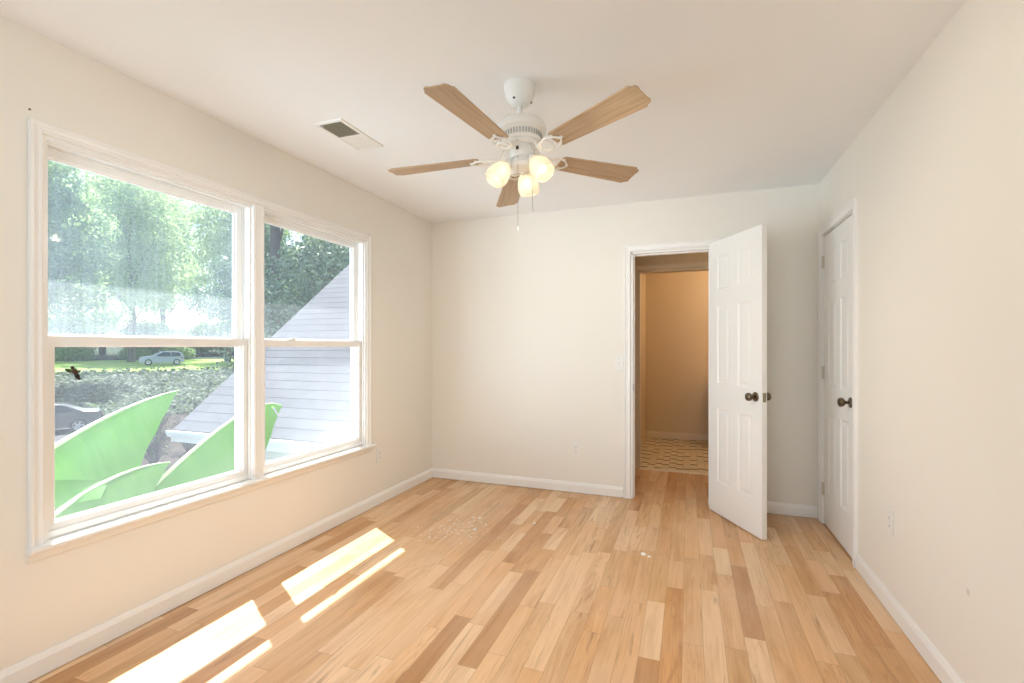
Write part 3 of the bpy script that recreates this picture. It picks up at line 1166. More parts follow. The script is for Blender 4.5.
def shade_bm():
    b = bm_new()
    prof = [(0.024, 0.0), (0.030, 0.004), (0.036, 0.016), (0.046, 0.034), (0.055, 0.058), (0.059, 0.082), (0.057, 0.104), (0.053, 0.118), (0.0515, 0.124)]
    prof = [(r * 0.86, z * 0.84) for r, z in prof]
    inner = [(r - 0.003, z) for r, z in reversed(prof)]
    rings = []
    seg = 36
    for r, z in prof + inner:
        rings.append([(r * (1 + 0.018 * math.cos(12 * 2 * PI * i / seg) * min(1, z / 0.1)) * math.cos(2 * PI * i / seg), r * (1 + 0.018 * math.cos(12 * 2 * PI * i / seg) * min(1, z / 0.1)) * math.sin(2 * PI * i / seg), z) for i in range(seg)])
    loft(b, rings, True, False)
    return b


def bulb_bm():
    b = bm_new()
    # bulb
    lathe(b, [(0.0, 0.022), (0.011, 0.022), (0.012, 0.032), (0.017, 0.042), (0.022, 0.054), (0.023, 0.064), (0.019, 0.075), (0.010, 0.082), (0.0, 0.084)], 24)
    return b


def socket_bm():
    b = bm_new()
    lathe(b, [(0, -0.030), (0.013, -0.028), (0.018, -0.018), (0.023, -0.006), (0.025, 0.006), (0.023, 0.010), (0.012, 0.012), (0.012, 0.024), (0, 0.024)], 24)
    return b


src = None
for k in range(3):
    a = R(110.3 - 15 - 120 * k)
    tilt = R(180 - 38)
    # local z of the shade points down and outwards
    base = Vector((0.072 * math.cos(a), 0.072 * math.sin(a), ZM - 0.206))
    rot = Matrix.Rotation(a, 3, 'Z') @ Matrix.Rotation(tilt, 3, 'Y')
    if src is None:
        so = fpart('light_socket', socket_bm(), M['white_metal'])
        sh = obj('lamp_shade', shade_bm(), M['shade'], so, smooth=True, angle=80)
        sh['label'] = 'frosted tulip glass shade'
        bu = obj('bulb', bulb_bm(), M['bulb'], so, smooth=True)
        src = (so, sh, bu)
    else:
        so, sh, bu = [q.copy() for q in src]
        for q in (so, sh, bu):
            C.objects.link(q)
        so.parent = fan
        sh.parent = so
        bu.parent = so
    hang(so, base, rot)
    pt = Vector((FX, FY, H)) + so.location + TILT @ rot @ Vector((0, 0, 0.112))
    sp_l = light('fan_bulb_light', 'SPOT', pt, 14.0, (1.0, 0.91, 0.77), shadow_soft_size=0.03, spot_size=R(165), spot_blend=0.6)
    sp_l.rotation_euler = (TILT @ rot @ Matrix.Rotation(PI, 3, 'X')).to_euler()
# arms
for k in range(3):
    a = R(110.3 - 15 - 120 * k)
    c_, s_ = math.cos(a), math.sin(a)
    b = bm_new()
    tube(b, [(0.035 * c_, 0.035 * s_, ZM - 0.208), (0.052 * c_, 0.052 * s_, ZM - 0.198), (0.066 * c_, 0.066 * s_, ZM - 0.196), (0.073 * c_, 0.073 * s_, ZM - 0.206)], 0.009, 10)
    hang(fpart('light_arm', b, M['white_metal']))


def chain(x, y, z0, z1, r_end):
    b = bm_new()
    tube(b, [(x, y, z0), (x, y, (z0 + z1) / 2), (x, y, z1)], 0.0013, 6)
    o = fpart('pull_chain', b, M['grey_metal'])
    b = bm_new()
    lathe(b, [(0, z1 - 0.024), (r_end, z1 - 0.020), (r_end * 1.2, z1 - 0.010), (r_end * 0.6, z1 - 0.002), (0, z1 + 0.001)], 14, Matrix.Translation((x, y, 0)))
    obj('chain_end', b, M['white_metal'], o, smooth=True)


chain(0.012, -0.058, ZM - 0.165, -0.655, 0.003)
chain(0.056, 0.018, ZM - 0.165, -0.555, 0.0055)

# ================================================================== ceiling air register
reg = empty('air_register', (-1.786, 2.21, H))
tag(reg, 'white ceiling air register, one half dark, near the window', 'air vent')
VX, VY = 0.0915, 0.186
b = bm_new()
sweep(b, [(-VX, -VY), (VX, -VY), (VX, VY), (-VX, VY)], [(0, 0), (0.004, -0.006), (0.018, -0.009), (0.022, -0.006), (0.022, 0)], lambda u, v, d: (u, v, d), closed=True)
bx(b, -VX + 0.02, VX - 0.02, -0.006, 0.006, -0.007, -0.001)
fr_ = obj('frame', b, M['white_metal'], reg)
b = bm_new()
bx(b, -VX + 0.02, VX - 0.02, -VY + 0.02, VY - 0.02, -0.0015, -0.0003)
tag(obj('duct_opening', b, M['vent_dark'], reg), 'dark duct opening behind the louvres')
for half in (0, 1):
    y0, y1 = (-VY + 0.022, -0.006) if half == 0 else (0.006, VY - 0.022)
    n = 11
    b = bm_new()
    for i in range(n):
        x = -VX + 0.026 + (2 * VX - 0.052) * i / (n - 1)
        if half == 0:      # blades turned on edge, dark duct seen between them
            prism(b, [(x - 0.0006, -0.0015), (x + 0.0006, -0.0015), (x + 0.0012, -0.0075), (x, -0.0075)], lambda u, v, d: (u, d, v), y0, y1)
        else:              # blades lying flat toward the viewer
            prism(b, [(x - 0.0075, -0.0062), (x + 0.0065, -0.0028), (x + 0.0065, -0.0018), (x - 0.0075, -0.0052)], lambda u, v, d: (u, d, v), y0, y1)
    if half == 0:
        obj('open_louvres', b, M['vent_dark'], reg)
    else:
        obj('closed_louvres', b, M['white_metal'], reg)
b = bm_new()
bx(b, -VX + 0.030, -VX + 0.036, -VY + 0.026, -VY + 0.040, -0.018, -0.006)
obj('lever', b, M['white_metal'], reg, bevel=0.001)


# ================================================================== outlets and switch
def outlet(name, loc, rotz, label):
    r = empty(name, loc, rotz)
    tag(r, label, 'outlet', 'wall outlets')
    b = bm_new()
    bx(b, -0.035, 0.035, -0.005, -0.0003, -0.057, 0.057)
    obj('cover_plate', b, M['plate'], r, bevel=0.002)
    for s in (-1, 1):
        b = bm_new()
        poly = [(0.0165 * math.cos(2 * PI * i / 24), max(-0.0125, min(0.0125, 0.0165 * math.sin(2 * PI * i / 24))) + s * 0.0195) for i in range(24)]
        prism(b, poly, lambda u, v, d: (u, d, v), -0.0068, -0.0048)
        so = obj('socket', b, M['plate'], r)
        b = bm_new()
        bx(b, -0.0075, -0.0055, -0.0071, -0.0066, s * 0.0195 - 0.002, s * 0.0195 + 0.006)
        bx(b, 0.0055, 0.0075, -0.0071, -0.0066, s * 0.0195 - 0.002, s * 0.0195 + 0.006)
        lathe(b, [(0, 0.0066), (0.0022, 0.0066), (0.0022, 0.0071), (0, 0.0071)], 10, Matrix.Translation((0, 0, s * 0.0195 - 0.007)) @ Matrix.Rotation(R(90), 4, 'X'))
        obj('slots', b, M['slot'], so)
    b = bm_new()
    lathe(b, [(0, 0.0048), (0.003, 0.0048), (0.002, 0.0062), (0, 0.0063)], 12, Matrix.Rotation(R(90), 4, 'X'))
    obj('screw', b, M['grey_metal'], r)
    return r


outlet('wall_outlet', (-0.912, YB, 0.374), 0, 'white duplex outlet low on the back wall, left of the doorway')
outlet('wall_outlet', (XL, 3.208, 0.39), PI / 2, 'white duplex outlet just past the window sill on the left wall')
outlet('wall_outlet', (XR, 2.741, 0.424), -PI / 2, 'white duplex outlet low on the right wall past the closet door')


def switch(name, loc, rotz, label, mat):
    r = empty(name, loc, rotz)
    tag(r, label, 'light switch')
    b = bm_new()
    bx(b, -0.035, 0.035, -0.005, -0.0003, -0.057, 0.057)
    obj('cover_plate', b, mat, r, bevel=0.002)
    b = bm_new()
    prism(b, [(-0.005, -0.011), (-0.0085, -0.009), (-0.013, 0.004), (-0.011, 0.008), (-0.005, 0.011)], lambda u, v, d: (d, u, v), -0.005, 0.005)
    obj('toggle', b, mat, r)
    for z in (-0.03, 0.03):
        b = bm_new()
        lathe(b, [(0, 0.0048), (0.003, 0.0048), (0.002, 0.0062), (0, 0.0063)], 12, Matrix.Translation((0, 0, z)) @ Matrix.Rotation(R(90), 4, 'X'))
        obj('screw', b, M['grey_metal'], r)


switch('light_switch', (-0.548, YB, 1.117), 0, 'white toggle switch on the back wall beside the doorway', M['plate'])
switch('light_switch', (-0.56, 6.45, 1.20), PI / 2, 'small switch plate on the bathroom wall beyond the doorway', M['hall_trim'])

# nails left in the wall round the window
for (y, z, lab) in ((1.052, 2.137, 'small dark nail above the upper left corner of the window'), (3.072, 2.112, 'small dark nail above the upper right corner of the window')):
    b = bm_new()
    lathe(b, [(0, -0.004), (0.0012, -0.004), (0.0012, 0.008), (0.0042, 0.0085), (0.0038, 0.0098), (0, 0.010)], 12, Matrix.Translation((XL, y, z)) @ Matrix.Rotation(R(90), 4, 'Y'))
    tag(obj('nail', b, M['nail'], smooth=True), lab, 'nail')

# flakes of plaster on the floor
rng = random.Random(5)
b = bm_new()


def flake(b, x, y, r, lift=0.0006):
    n = rng.randint(5, 7)
    a0 = rng.random() * 6
    pts = [(x + r * rng.uniform(0.55, 1.1) * math.cos(a0 + 2 * PI * i / n), y + r * rng.uniform(0.55, 1.1) * math.sin(a0 + 2 * PI * i / n)) for i in range(n)]
    top = [(u, v, lift + 0.0018) for u, v in pts]
    loft(b, [[(u, v, lift) for u, v in pts], top])


for i in range(110):
    cxy = rng.choice([(-1.42, 3.02, 0.07, 0.10), (-1.42, 3.02, 0.05, 0.07), (-1.60, 2.95, 0.05, 0.10), (-1.47, 2.86, 0.16, 0.10)])
    flake(b, rng.gauss(cxy[0], cxy[2]), rng.gauss(cxy[1], cxy[3]), rng.choice([0.003, 0.004, 0.005, 0.006, 0.008]))
flake(b, -1.435, 3.20, 0.017)
flake(b, -1.48, 3.19, 0.012)
tag(obj('plaster_flakes', b, M['flake']), 'scattered white plaster flakes on the floor near the window', 'debris', kind='stuff')
b = bm_new()
flake(b, -0.262, 2.985, 0.022)
flake(b, -0.225, 2.960, 0.014)
tag(obj('plaster_chip', b, M['flake']), 'white chip lying alone on the floor in front of the doorway', 'debris')
b = bm_new()
flake(b, -1.03, 3.24, 0.013)
tag(obj('plaster_chip', b, M['flake']), 'small white chip on the floor between the flakes and the back wall', 'debris')

# vanity in the bathroom, right of the doorway
van = empty('bathroom_vanity', (0.80, 6.54, 0.004))
tag(van, 'brown vanity cabinet against the bathroom far wall', 'cabinet')
b = bm_new()
bx(b, -0.54, 0.58, -0.24, 0.295, 0.0, 0.74)
obj('body', b, M['vanity'], van, bevel=0.003)
b = bm_new()
bx(b, -0.55, 0.59, -0.26, 0.295, 0.74, 0.775)
obj('countertop', b, M['stone_top'], van, bevel=0.004)
for s in (0, 1):
    b = bm_new()
    bx(b, -0.52 + s * 0.55, -0.01 + s * 0.57, -0.258, -0.24, 0.10, 0.70)
    dd = obj('door', b, M['vanity'], van, bevel=0.003)
    b = bm_new()
    lathe(b, [(0, 0), (0.006, 0), (0.006, 0.012), (0.013, 0.018), (0.010, 0.026), (0, 0.028)], 14, Matrix.Translation((-0.05 + s * 0.11, -0.258, 0.60)) @ Matrix.Rotation(R(90), 4, 'X'))
    obj('knob', b, M['brass'], dd, smooth=True)

# dark insect on the lower left glass
bug = empty('insect', (XL - 0.0420, 1.209, 1.147), 0)
bug.scale = (-1.2, 1.2, 1.2)
tag(bug, 'small dark insect clinging to the upper left corner of the lower left pane', 'insect')


def ell(b, c, r, rotx=0.0):
    m = Matrix.Translation(c) @ Matrix.Rotation(rotx, 4, 'X') @ Matrix.Diagonal((*r, 1))
    bmesh.ops.create_uvsphere(b, u_segments=16, v_segments=10, radius=1.0, matrix=m)


b = bm_new()
ell(b, (-0.008, 0.002, 0.004), (0.006, 0.0085, 0.011), R(20))
obj('thorax', b, M['bug_amber'], bug, smooth=True)
b = bm_new()
ell(b, (-0.008, 0.009, -0.013), (0.006, 0.0080, 0.0125), R(25))
ell(b, (-0.008, 0.0165, -0.0235), (0.004, 0.0055, 0.004), R(25))
obj('abdomen', b, M['bug_dark'], bug, smooth=True)
b = bm_new()
ell(b, (-0.008, -0.004, 0.016), (0.005, 0.006, 0.0055))
obj('head', b, M['bug_amber'], bug, smooth=True)
b = bm_new()
ell(b, (-0.009, -0.0135, 0.006), (0.0016, 0.0115, 0.006), R(-25))
obj('wing', b, M['bug_wing'], bug, smooth=True)
b = bm_new()
ell(b, (-0.009, 0.013, 0.002), (0.0016, 0.008, 0.005), R(30))
obj('wing', b, M['bug_wing'], bug, smooth=True)
b = bm_new()
for s in (-1, 1):
    for q in (-0.006, 0.002, 0.010):
        tube(b, [(-0.006, 0.003 - q * 0.4, q), (0.0, 0.003 + s * 0.010, q + 0.002), (0.0015, 0.003 + s * 0.016, q - 0.004)], 0.0007, 5)
obj('legs', b, M['bug_dark'], bug)

# ================================================================== outdoors
GR = -2.90


def ground_z(x, y):
    q = -0.8 * x + 0.6 * y
    pts = [(-60, GR), (36, GR), (56, -1.0), (84, -0.55), (110, 0.6), (200, 8.0)]
    for (a, za), (c, zc) in zip(pts[:-1], pts[1:]):
        if q <= c:
            k = (q - a) / (c - a)
            return za + (zc - za) * max(0, min(1, k))
    return 8.0


def qpt(q, s):
    return (-0.8 * q + 0.6 * s, 0.6 * q + 0.8 * s)


def strip(name, qs, ss, mat, label, cat, lift=0.0, bumpy=0.0, seed=1, kind='structure'):
    rr = random.Random(seed)
    b = bm_new()
    grid = []
    for q in qs:
        row = []
        for s in ss:
            x, y = qpt(q, s)
            row.append(b.verts.new((x, y, ground_z(x, y) + lift + rr.uniform(-bumpy, bumpy))))
        grid.append(row)
    for i in range(len(qs) - 1):
        for j in range(len(ss) - 1):
            b.faces.new((grid[i][j], grid[i][j + 1], grid[i + 1][j + 1], grid[i + 1][j]))
    bmesh.ops.recalc_face_normals(b, faces=b.faces)
    # give the ground a thickness
    ret = bmesh.ops.extrude_face_region(b, geom=list(b.faces))
    for v in [g for g in ret['geom'] if isinstance(g, bmesh.types.BMVert)]:
        v.co.z -= 0.15
    o = obj(name, b, mat, smooth=False)
    tag(o, label, cat, kind=kind)
    return o


def lin(a, b_, n):
    return [a + (b_ - a) * i / (n - 1) for i in range(n)]


ss = lin(-45, 75, 25)
strip('ground_garden', lin(2.3, 20, 8), ss, M['mulch'], 'brown mulched garden ground below the window', 'ground')
strip('ground_mulch_bed', lin(20, 36, 8), lin(-3.8, 75, 20), M['mulch'], 'brown mulch bed between the driveway and the roofed wing', 'ground')
strip('ground_driveway', lin(20, 36, 5), lin(-45, -3.8, 12), M['asphalt'], 'grey driveway where the dark sedan is parked', 'driveway')
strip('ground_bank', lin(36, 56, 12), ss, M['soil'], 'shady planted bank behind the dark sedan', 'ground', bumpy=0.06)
strip('ground_lawn', lin(56, 84, 8), ss, M['lawn'], 'bright sunlit lawn at the top of the bank', 'lawn')
strip('ground_woods', lin(84, 190, 12), lin(-80, 130, 15), M['soil'], 'woodland floor beyond the lawn', 'ground')


def leafcloud(b, rr, blobs, n, size, droop=0.3):
    """leaves as small folded diamonds near the surface of ellipsoid blobs"""
    tot = sum(r[0] * r[1] + r[1] * r[2] for c, r in blobs)
    for c, r in blobs:
        m = int(n * (r[0] * r[1] + r[1] * r[2]) / tot)
        for _ in range(m):
            d = Vector((rr.gauss(0, 1), rr.gauss(0, 1), rr.gauss(0, 1))).normalized()
            k = rr.uniform(0.55, 1.05)
            p = Vector((c[0] + d.x * r[0] * k, c[1] + d.y * r[1] * k, c[2] + d.z * r[2] * k))
            nrm = (d + Vector((rr.gauss(0, 0.6), rr.gauss(0, 0.6), rr.gauss(0.3, 0.6)))).normalized()
            u = nrm.cross(Vector((rr.gauss(0, 1), rr.gauss(0, 1), rr.gauss(-droop, 1)))).normalized()
            v = nrm.cross(u)
            s = size * rr.uniform(0.6, 1.35)
            q0 = b.verts.new(p - u * s)
            q1 = b.verts.new(p + v * s * 0.5 + nrm * s * 0.12)
            q2 = b.verts.new(p + u * s)
            q3 = b.verts.new(p - v * s * 0.5 + nrm * s * 0.12)
            b.faces.new((q0, q1, q2))
            b.faces.new((q0, q2, q3))


def make_tree(name, seed, height, bottom, rad, nblob, nleaf, lsize, mat, trunk_r, label, group):
    rr = random.Random(seed)
    root = empty(name)
    tag(root, label, 'tree', group)
    blobs = []
    for i in range(nblob):
        t = (i + 0.5) / nblob
        z = bottom + (height - bottom) * (0.10 + 0.85 * t)
        rz = rad * (0.62 + 0.55 * math.sin(PI * (0.15 + 0.8 * t)))
        a = i * 2.4 + rr.uniform(-0.4, 0.4)
        off = rz * rr.uniform(0.25, 0.75) * (1 - 0.5 * t)
        br = rz * rr.uniform(0.38, 0.58)
        blobs.append(((off * math.cos(a), off * math.sin(a), z), (br, br, br * rr.uniform(0.6, 0.85))))
    b = bm_new()
    leafcloud(b, rr, blobs, nleaf, lsize)
    obj('crown', b, mat, root, recalc=False)
    b = bm_new()
    top = bottom + (height - bottom) * 0.75
    pts = [(0, 0, -0.15), (0.05, 0.02, bottom * 0.5), (rr.uniform(-.2, .2), rr.uniform(-.2, .2), bottom), (rr.uniform(-.4, .4), rr.uniform(-.4, .4), (bottom + top) / 2), (0, 0, top)]
    tube(b, pts, [trunk_r * 1.25, trunk_r, trunk_r * 0.85, trunk_r * 0.5, trunk_r * 0.12], 10)
    for c, r in blobs[::2]:
        z0 = max(bottom * 0.75, c[2] - rad * 0.9)
        tube(b, [(0, 0, z0), (c[0] * 0.5, c[1] * 0.5, (z0 + c[2]) / 2 + 0.3), c], [trunk_r * 0.35, trunk_r * 0.22, trunk_r * 0.08], 6)
    obj('trunk', b, M['bark'], root, smooth=True)
    return root


def dirpx(px):
    xc = (px - 512) / 479.0
    return (xc * 0.938 - 0.347, xc * 0.347 + 0.938)


def spot(root, ax, ay, rot=0.0, s=1.0):
    root.location = (ax, ay, ground_z(ax, ay) - 0.02)
    root.rotation_euler = (0, 0, rot)
    root.scale = (s, s, s)
    return root


GT = 'trees beyond the window'
T_light = make_tree('leafy_tree', 11, 21, 5.0, 5.2, 16, 24000, 0.17, M['leaf_light'], 0.30, 'tall light green tree beyond the fogged upper left pane', GT)
T_mid = make_tree('leafy_tree', 23, 18, 3.6, 4.4, 14, 18000, 0.18, M['leaf_mid'], 0.26, 'mid green tree at the left edge of the fogged upper pane', GT)
T_dark = make_tree('evergreen_tree', 37, 15, 2.4, 3.4, 14, 16000, 0.14, M['leaf_dark'], 0.24, 'dark evergreen tree seen at the right of the fogged upper left pane', GT)
T_mag = make_tree('magnolia_tree', 51, 9.2, 0.8, 3.6, 20, 22000, 0.095, M['leaf_dark'], 0.16, 'dark glossy leaved tree showing above the grey shingled roof', GT)

spot(T_light, -78.0, 47.0, 0.0, 1.5)
spot(T_mid, -45.5, 21.6, 0.7)
spot(T_dark, -30.9, 27.3, 0.3)
spot(T_mag, -14.9, 16.6, 0.4)


def more(src, x, y, rot, s, label):
    c = copy_tree(src)
    c['label'] = label
    return spot(c, x, y, rot, s)


T_tall = make_tree('tall_tree', 77, 21, 11.5, 4.0, 12, 12000, 0.15, M['leaf_mid'], 0.27, 'tall tree with bare dark trunk at the left of the upper right pane', GT)
spot(T_tall, -21.1, 19.9)
more(T_light, -21.5, 28.5, 2.4, 0.95, 'light green tree rising behind the glossy tree above the roof')
far_label = 'pale distant tree in the woods beyond the lawn'
far = [(-66, 40, 0.2, 1.15), (-58, 47, 2.2, 1.2), (-66, 62, 3.0, 1.3), (-82, 38, 4.0, 1.3), (-48, 55, 5.0, 1.2), (-40, 50, 0.5, 1.1), (-54, 70, 1.5, 1.4), (-90, 60, 2.5, 1.4), (-36, 66, 3.5, 1.3), (-30, 52, 4.2, 1.15), (-86, 48, 5.2, 1.3)]
for i, (x, y, r_, s_) in enumerate(far):
    c = copy_tree([T_light, T_mid][i % 3 == 2])
    c['label'] = far_label
    c['group'] = 'distant woods'
    spot(c, x, y, r_, s_)


# shrubs at the far edge of the lawn and on the bank
def make_shrub(name, seed, rad, h, n, lsize, mat, label, group):
    rr = random.Random(seed)
    root = empty(name)
    tag(root, label, 'shrub', group)
    blobs = []
    for i in range(6):
        a = i * 1.05 + rr.uniform(-.3, .3)
        blobs.append(((0.55 * rad * math.cos(a), 0.55 * rad * math.sin(a), h * rr.uniform(0.35, 0.6)), (rad * 0.5, rad * 0.5, h * 0.42)))
    blobs.append(((0, 0, h * 0.62), (rad * 0.55, rad * 0.55, h * 0.4)))
    b = bm_new()
    leafcloud(b, rr, blobs, n, lsize)
    obj('foliage', b, mat, root, recalc=False)
    b = bm_new()
    for i in range(6):
        a = i * 1.05
        tube(b, [(0.05 * math.cos(a), 0.05 * math.sin(a), -0.05), (0.3 * rad * math.cos(a), 0.3 * rad * math.sin(a), h * 0.3), (0.5 * rad * math.cos(a), 0.5 * rad * math.sin(a), h * 0.55)], [0.03, 0.02, 0.008], 6)
    obj('stems', b, M['bark'], root)
    return root


S1 = make_shrub('shrub', 4, 2.1, 2.2, 2600, 0.16, M['leaf_mid'], 'rounded shrub at the far edge of the lawn', 'shrubs along the lawn')
S2 = make_shrub('shrub', 9, 2.4, 2.6, 2800, 0.16, M['leaf_dark'], 'dark bushy shrub between the lawn and the roof', 'dark shrubs on the bank')
spot(S1, *qpt(83, -14))
for i, s in enumerate((-8, -3, 10, 16, 22, 29, 36, 43)):
    c = copy_tree(S1)
    spot(c, *qpt(84 + (i % 3), s), i * 1.3, 0.85 + 0.12 * (i % 3))
S3 = make_shrub('tall_shrub', 14, 3.6, 6.2, 4200, 0.30, M['leaf_mid'], 'tall dense shrub at the edge of the woods beyond the lawn', 'tall shrubs at the wood edge')
spot(S3, *qpt(91, -16))
for i, s in enumerate((-7, 1.5, 10, 18.5, 27, 35.5, 44, 52.5)):
    c = copy_tree(S3)
    spot(c, *qpt(92 + 2.5 * (i % 2), s), i * 1.7, 0.9 + 0.1 * (i % 3))
for i, s in enumerate((5, 14, 23, 32, 41)):
    c = copy_tree(S3)
    spot(c, *qpt(101, s), i * 2.1 + 0.4, 1.35)
spot(S2, *qpt(50, 13.0), 0.3, 1.25)
for i, (q, s) in enumerate(((46, 17), (52, 18), (49, 23), (56, 9.5))):
    c = copy_tree(S2)
    spot(c, *qpt(q, s), i * 1.1 + 0.5, 1.0 + 0.1 * i)

# ivy and low growth covering the bank
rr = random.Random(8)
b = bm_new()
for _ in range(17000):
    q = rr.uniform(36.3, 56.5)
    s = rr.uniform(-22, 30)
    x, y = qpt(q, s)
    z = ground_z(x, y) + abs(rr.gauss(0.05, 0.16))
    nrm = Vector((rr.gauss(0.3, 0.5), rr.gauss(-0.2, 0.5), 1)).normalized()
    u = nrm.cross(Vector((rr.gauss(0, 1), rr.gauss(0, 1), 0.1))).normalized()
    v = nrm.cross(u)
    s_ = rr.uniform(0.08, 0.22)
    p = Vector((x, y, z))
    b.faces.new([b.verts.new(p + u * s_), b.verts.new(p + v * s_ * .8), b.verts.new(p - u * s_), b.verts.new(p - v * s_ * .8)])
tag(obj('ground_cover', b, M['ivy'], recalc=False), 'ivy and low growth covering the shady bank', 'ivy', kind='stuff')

# ------------------------------------------------------------------ house wing with the shingled roof
wing = empty('house_wing', (-5.3, 11.0, GR))
tag(wing, 'house wing with grey shingled gable roof outside the right pane', 'building')
EX0, EX1 = -8.2, XL - WT - 0.01      # rake end and house wall
EY, EZ = 5.62, -0.15                 # eave edge
PT = math.tan(R(38.2))
RY = 11.2
RZ = EZ + (RY - EY) * PT


def gpart(name, b, mat, parent=wing, **kw):
    o = obj(name, b, mat, parent, **kw)
    if parent is wing:
        o.location = (5.3, -11.0, -GR)
    return o


b = bm_new()
uvl = b.loops.layers.uv.new('UVMap')
sl = math.hypot(RY - EY, RZ - EZ)
# each course of shingles is a thin wedge, thicker at its lower edge
nc = int(sl / 0.215) + 1
for side in (0, 1):
    for i in range(nc):
        a0, a1 = i * 0.215, min(sl, (i + 1) * 0.215)
        th = 0.006
        def P(x, s, h):
            yy = s * (RY - EY) / sl
            zz = s * (RZ - EZ) / sl
            ny, nz = -(RZ - EZ) / sl, (RY - EY) / sl
            Y = EY + yy + ny * h
            Z = EZ + zz + nz * h
            if side:
                Y = 2 * RY - Y
            return (x, Y, Z)
        pts = [P(EX0, a0, th), P(EX1, a0, th), P(EX1, a1, 0.003), P(EX0, a1, 0.003), P(EX0, a0, -0.03), P(EX1, a0, -0.03), P(EX1, a1, -0.03), P(EX0, a1, -0.03)]
        uv = [(EX0, a0), (EX1, a0), (EX1, a1), (EX0, a1)] * 2
        vs = [b.verts.new(p) for p in pts]
        for f in ((0, 1, 2, 3), (4, 7, 6, 5), (0, 4, 5, 1), (0, 3, 7, 4), (1, 5, 6, 2), (2, 6, 7, 3)):
            fa = b.faces.new([vs[k] for k in f])
            for lp, k in zip(fa.loops, f):
                lp[uvl].uv = (uv[k][0] + 20 + i * 0.0, uv[k][1] + 0.003)
gpart('shingle_roof', b, M['shingle'])
b = bm_new()
# rake boards along the gable end
for side in (0, 1):
    poly = [(EY - 0.02, EZ - 0.20), (EY - 0.02, EZ - 0.035), (RY, RZ - 0.035), (RY, RZ - 0.20)]
    if side:
        poly = [(2 * RY - y, z) for y, z in poly]
    prism(b, poly, lambda u, v, d: (d, u, v), EX0 - 0.02, EX0 + 0.012)
gpart('rake_board', b, M['gutter'])
b = bm_new()
prism(b, [(EY - 0.115, EZ + 0.004), (EY - 0.115, EZ - 0.03), (EY - 0.09, EZ - 0.10), (EY - 0.005, EZ - 0.115), (EY - 0.005, EZ - 0.01), (EY - 0.018, EZ - 0.01), (EY - 0.018, EZ - 0.09), (EY - 0.083, EZ - 0.08), (EY - 0.103, EZ - 0.03), (EY - 0.103, EZ + 0.004)],
      lambda u, v, d: (d, u, v), EX0 - 0.02, EX1)
gpart('gutter', b, M['gutter'])
b = bm_new()
bx(b, EX0 + 0.012, EX1, EY, EY + 0.42, EZ - 0.19, EZ - 0.17)
bx(b, EX0 + 0.012, EX1, EY - 0.004, EY + 0.016, EZ - 0.20, EZ - 0.02)
gpart('soffit', b, M['gutter'])
b = bm_new()
WX0 = EX0 + 0.44
prism(b, [(EY + 0.42, GR), (2 * RY - EY - 0.42, GR), (2 * RY - EY - 0.42, EZ + 0.42 * PT - 0.06), (RY, RZ - 0.06), (EY + 0.42, EZ + 0.42 * PT - 0.06)], lambda u, v, d: (d, u, v), WX0, EX1)
gpart('wall', b, M['siding'])
b = bm_new()
bx(b, WX0 - 0.012, WX0 + 0.08, EY + 0.408, EY + 0.42, GR, EZ - 0.19)
gpart('corner_board', b, M['gutter'])

# twiggy bush by the corner of the wing
tw = empty('twiggy_bush', (-18.4, 13.3, GR))
tag(tw, 'bare purplish twiggy bush in the mulch bed beyond the shingled wing', 'shrub', 'twiggy bushes in the mulch bed')
rr = random.Random(3)
b = bm_new()
for i in range(46):
    a = rr.uniform(0, 2 * PI)
    l = rr.uniform(0.8, 1.5)
    sp_ = rr.uniform(0.3, 0.9)
    p0 = (0.08 * math.cos(a), 0.08 * math.sin(a), -0.02)
    p1 = (sp_ * .5 * math.cos(a), sp_ * .5 * math.sin(a), l * .55)
    p2 = (sp_ * math.cos(a + .2), sp_ * math.sin(a + .2), l)
    tube(b, [p0, p1, p2], [0.016, 0.011, 0.004], 5)
    for j in range(3):
        k = rr.uniform(0.3, 0.9)
        q = Vector(p1).lerp(Vector(p2), k)
        e = q + Vector((rr.gauss(0, .18), rr.gauss(0, .18), rr.uniform(.05, .3)))
        tube(b, [q, (q + e) / 2 + Vector((0, 0, .02)), e], [0.007, 0.005, 0.002], 4)
obj('twigs', b, M['twig'], tw)
b = bm_new()
leafcloud(b, rr, [((0, 0, 0.9), (0.8, 0.8, 0.6))], 350, 0.05)
obj('leaves', b, M['ivy'], tw, recalc=False)
for i, (x, y, k) in enumerate(((-20.6, 15.6, 1.1), (-17.6, 11.4, 0.8), (-22.6, 14.6, 1.0), (-19.6, 12.6, 0.75), (-22.2, 17.4, 1.2))):
    c = copy_tree(tw)
    c.location = (x, y, GR)
    c.rotation_euler = (0, 0, i * 1.3 + 0.7)
    c.scale = (k, k, k)

# ------------------------------------------------------------------ banana plant
ban = empty('banana_plant', (-3.95, 1.75, GR))
tag(ban, 'banana plant with big bright green leaves just outside the window', 'plant')
b = bm_new()
tube(b, [(0, 0, -0.05), (0.02, 0.02, 0.9), (0.0, 0.03, 1.8), (0.02, 0.05, 2.5)], [0.17, 0.14, 0.11, 0.075], 14)
obj('stalk', b, M['stalk'], ban, smooth=True)


def bez(p, t):
    p = [Vector(q) for q in p]
    while len(p) > 1:
        p = [a.lerp(c, t) for a, c in zip(p[:-1], p[1:])]
    return p[0]


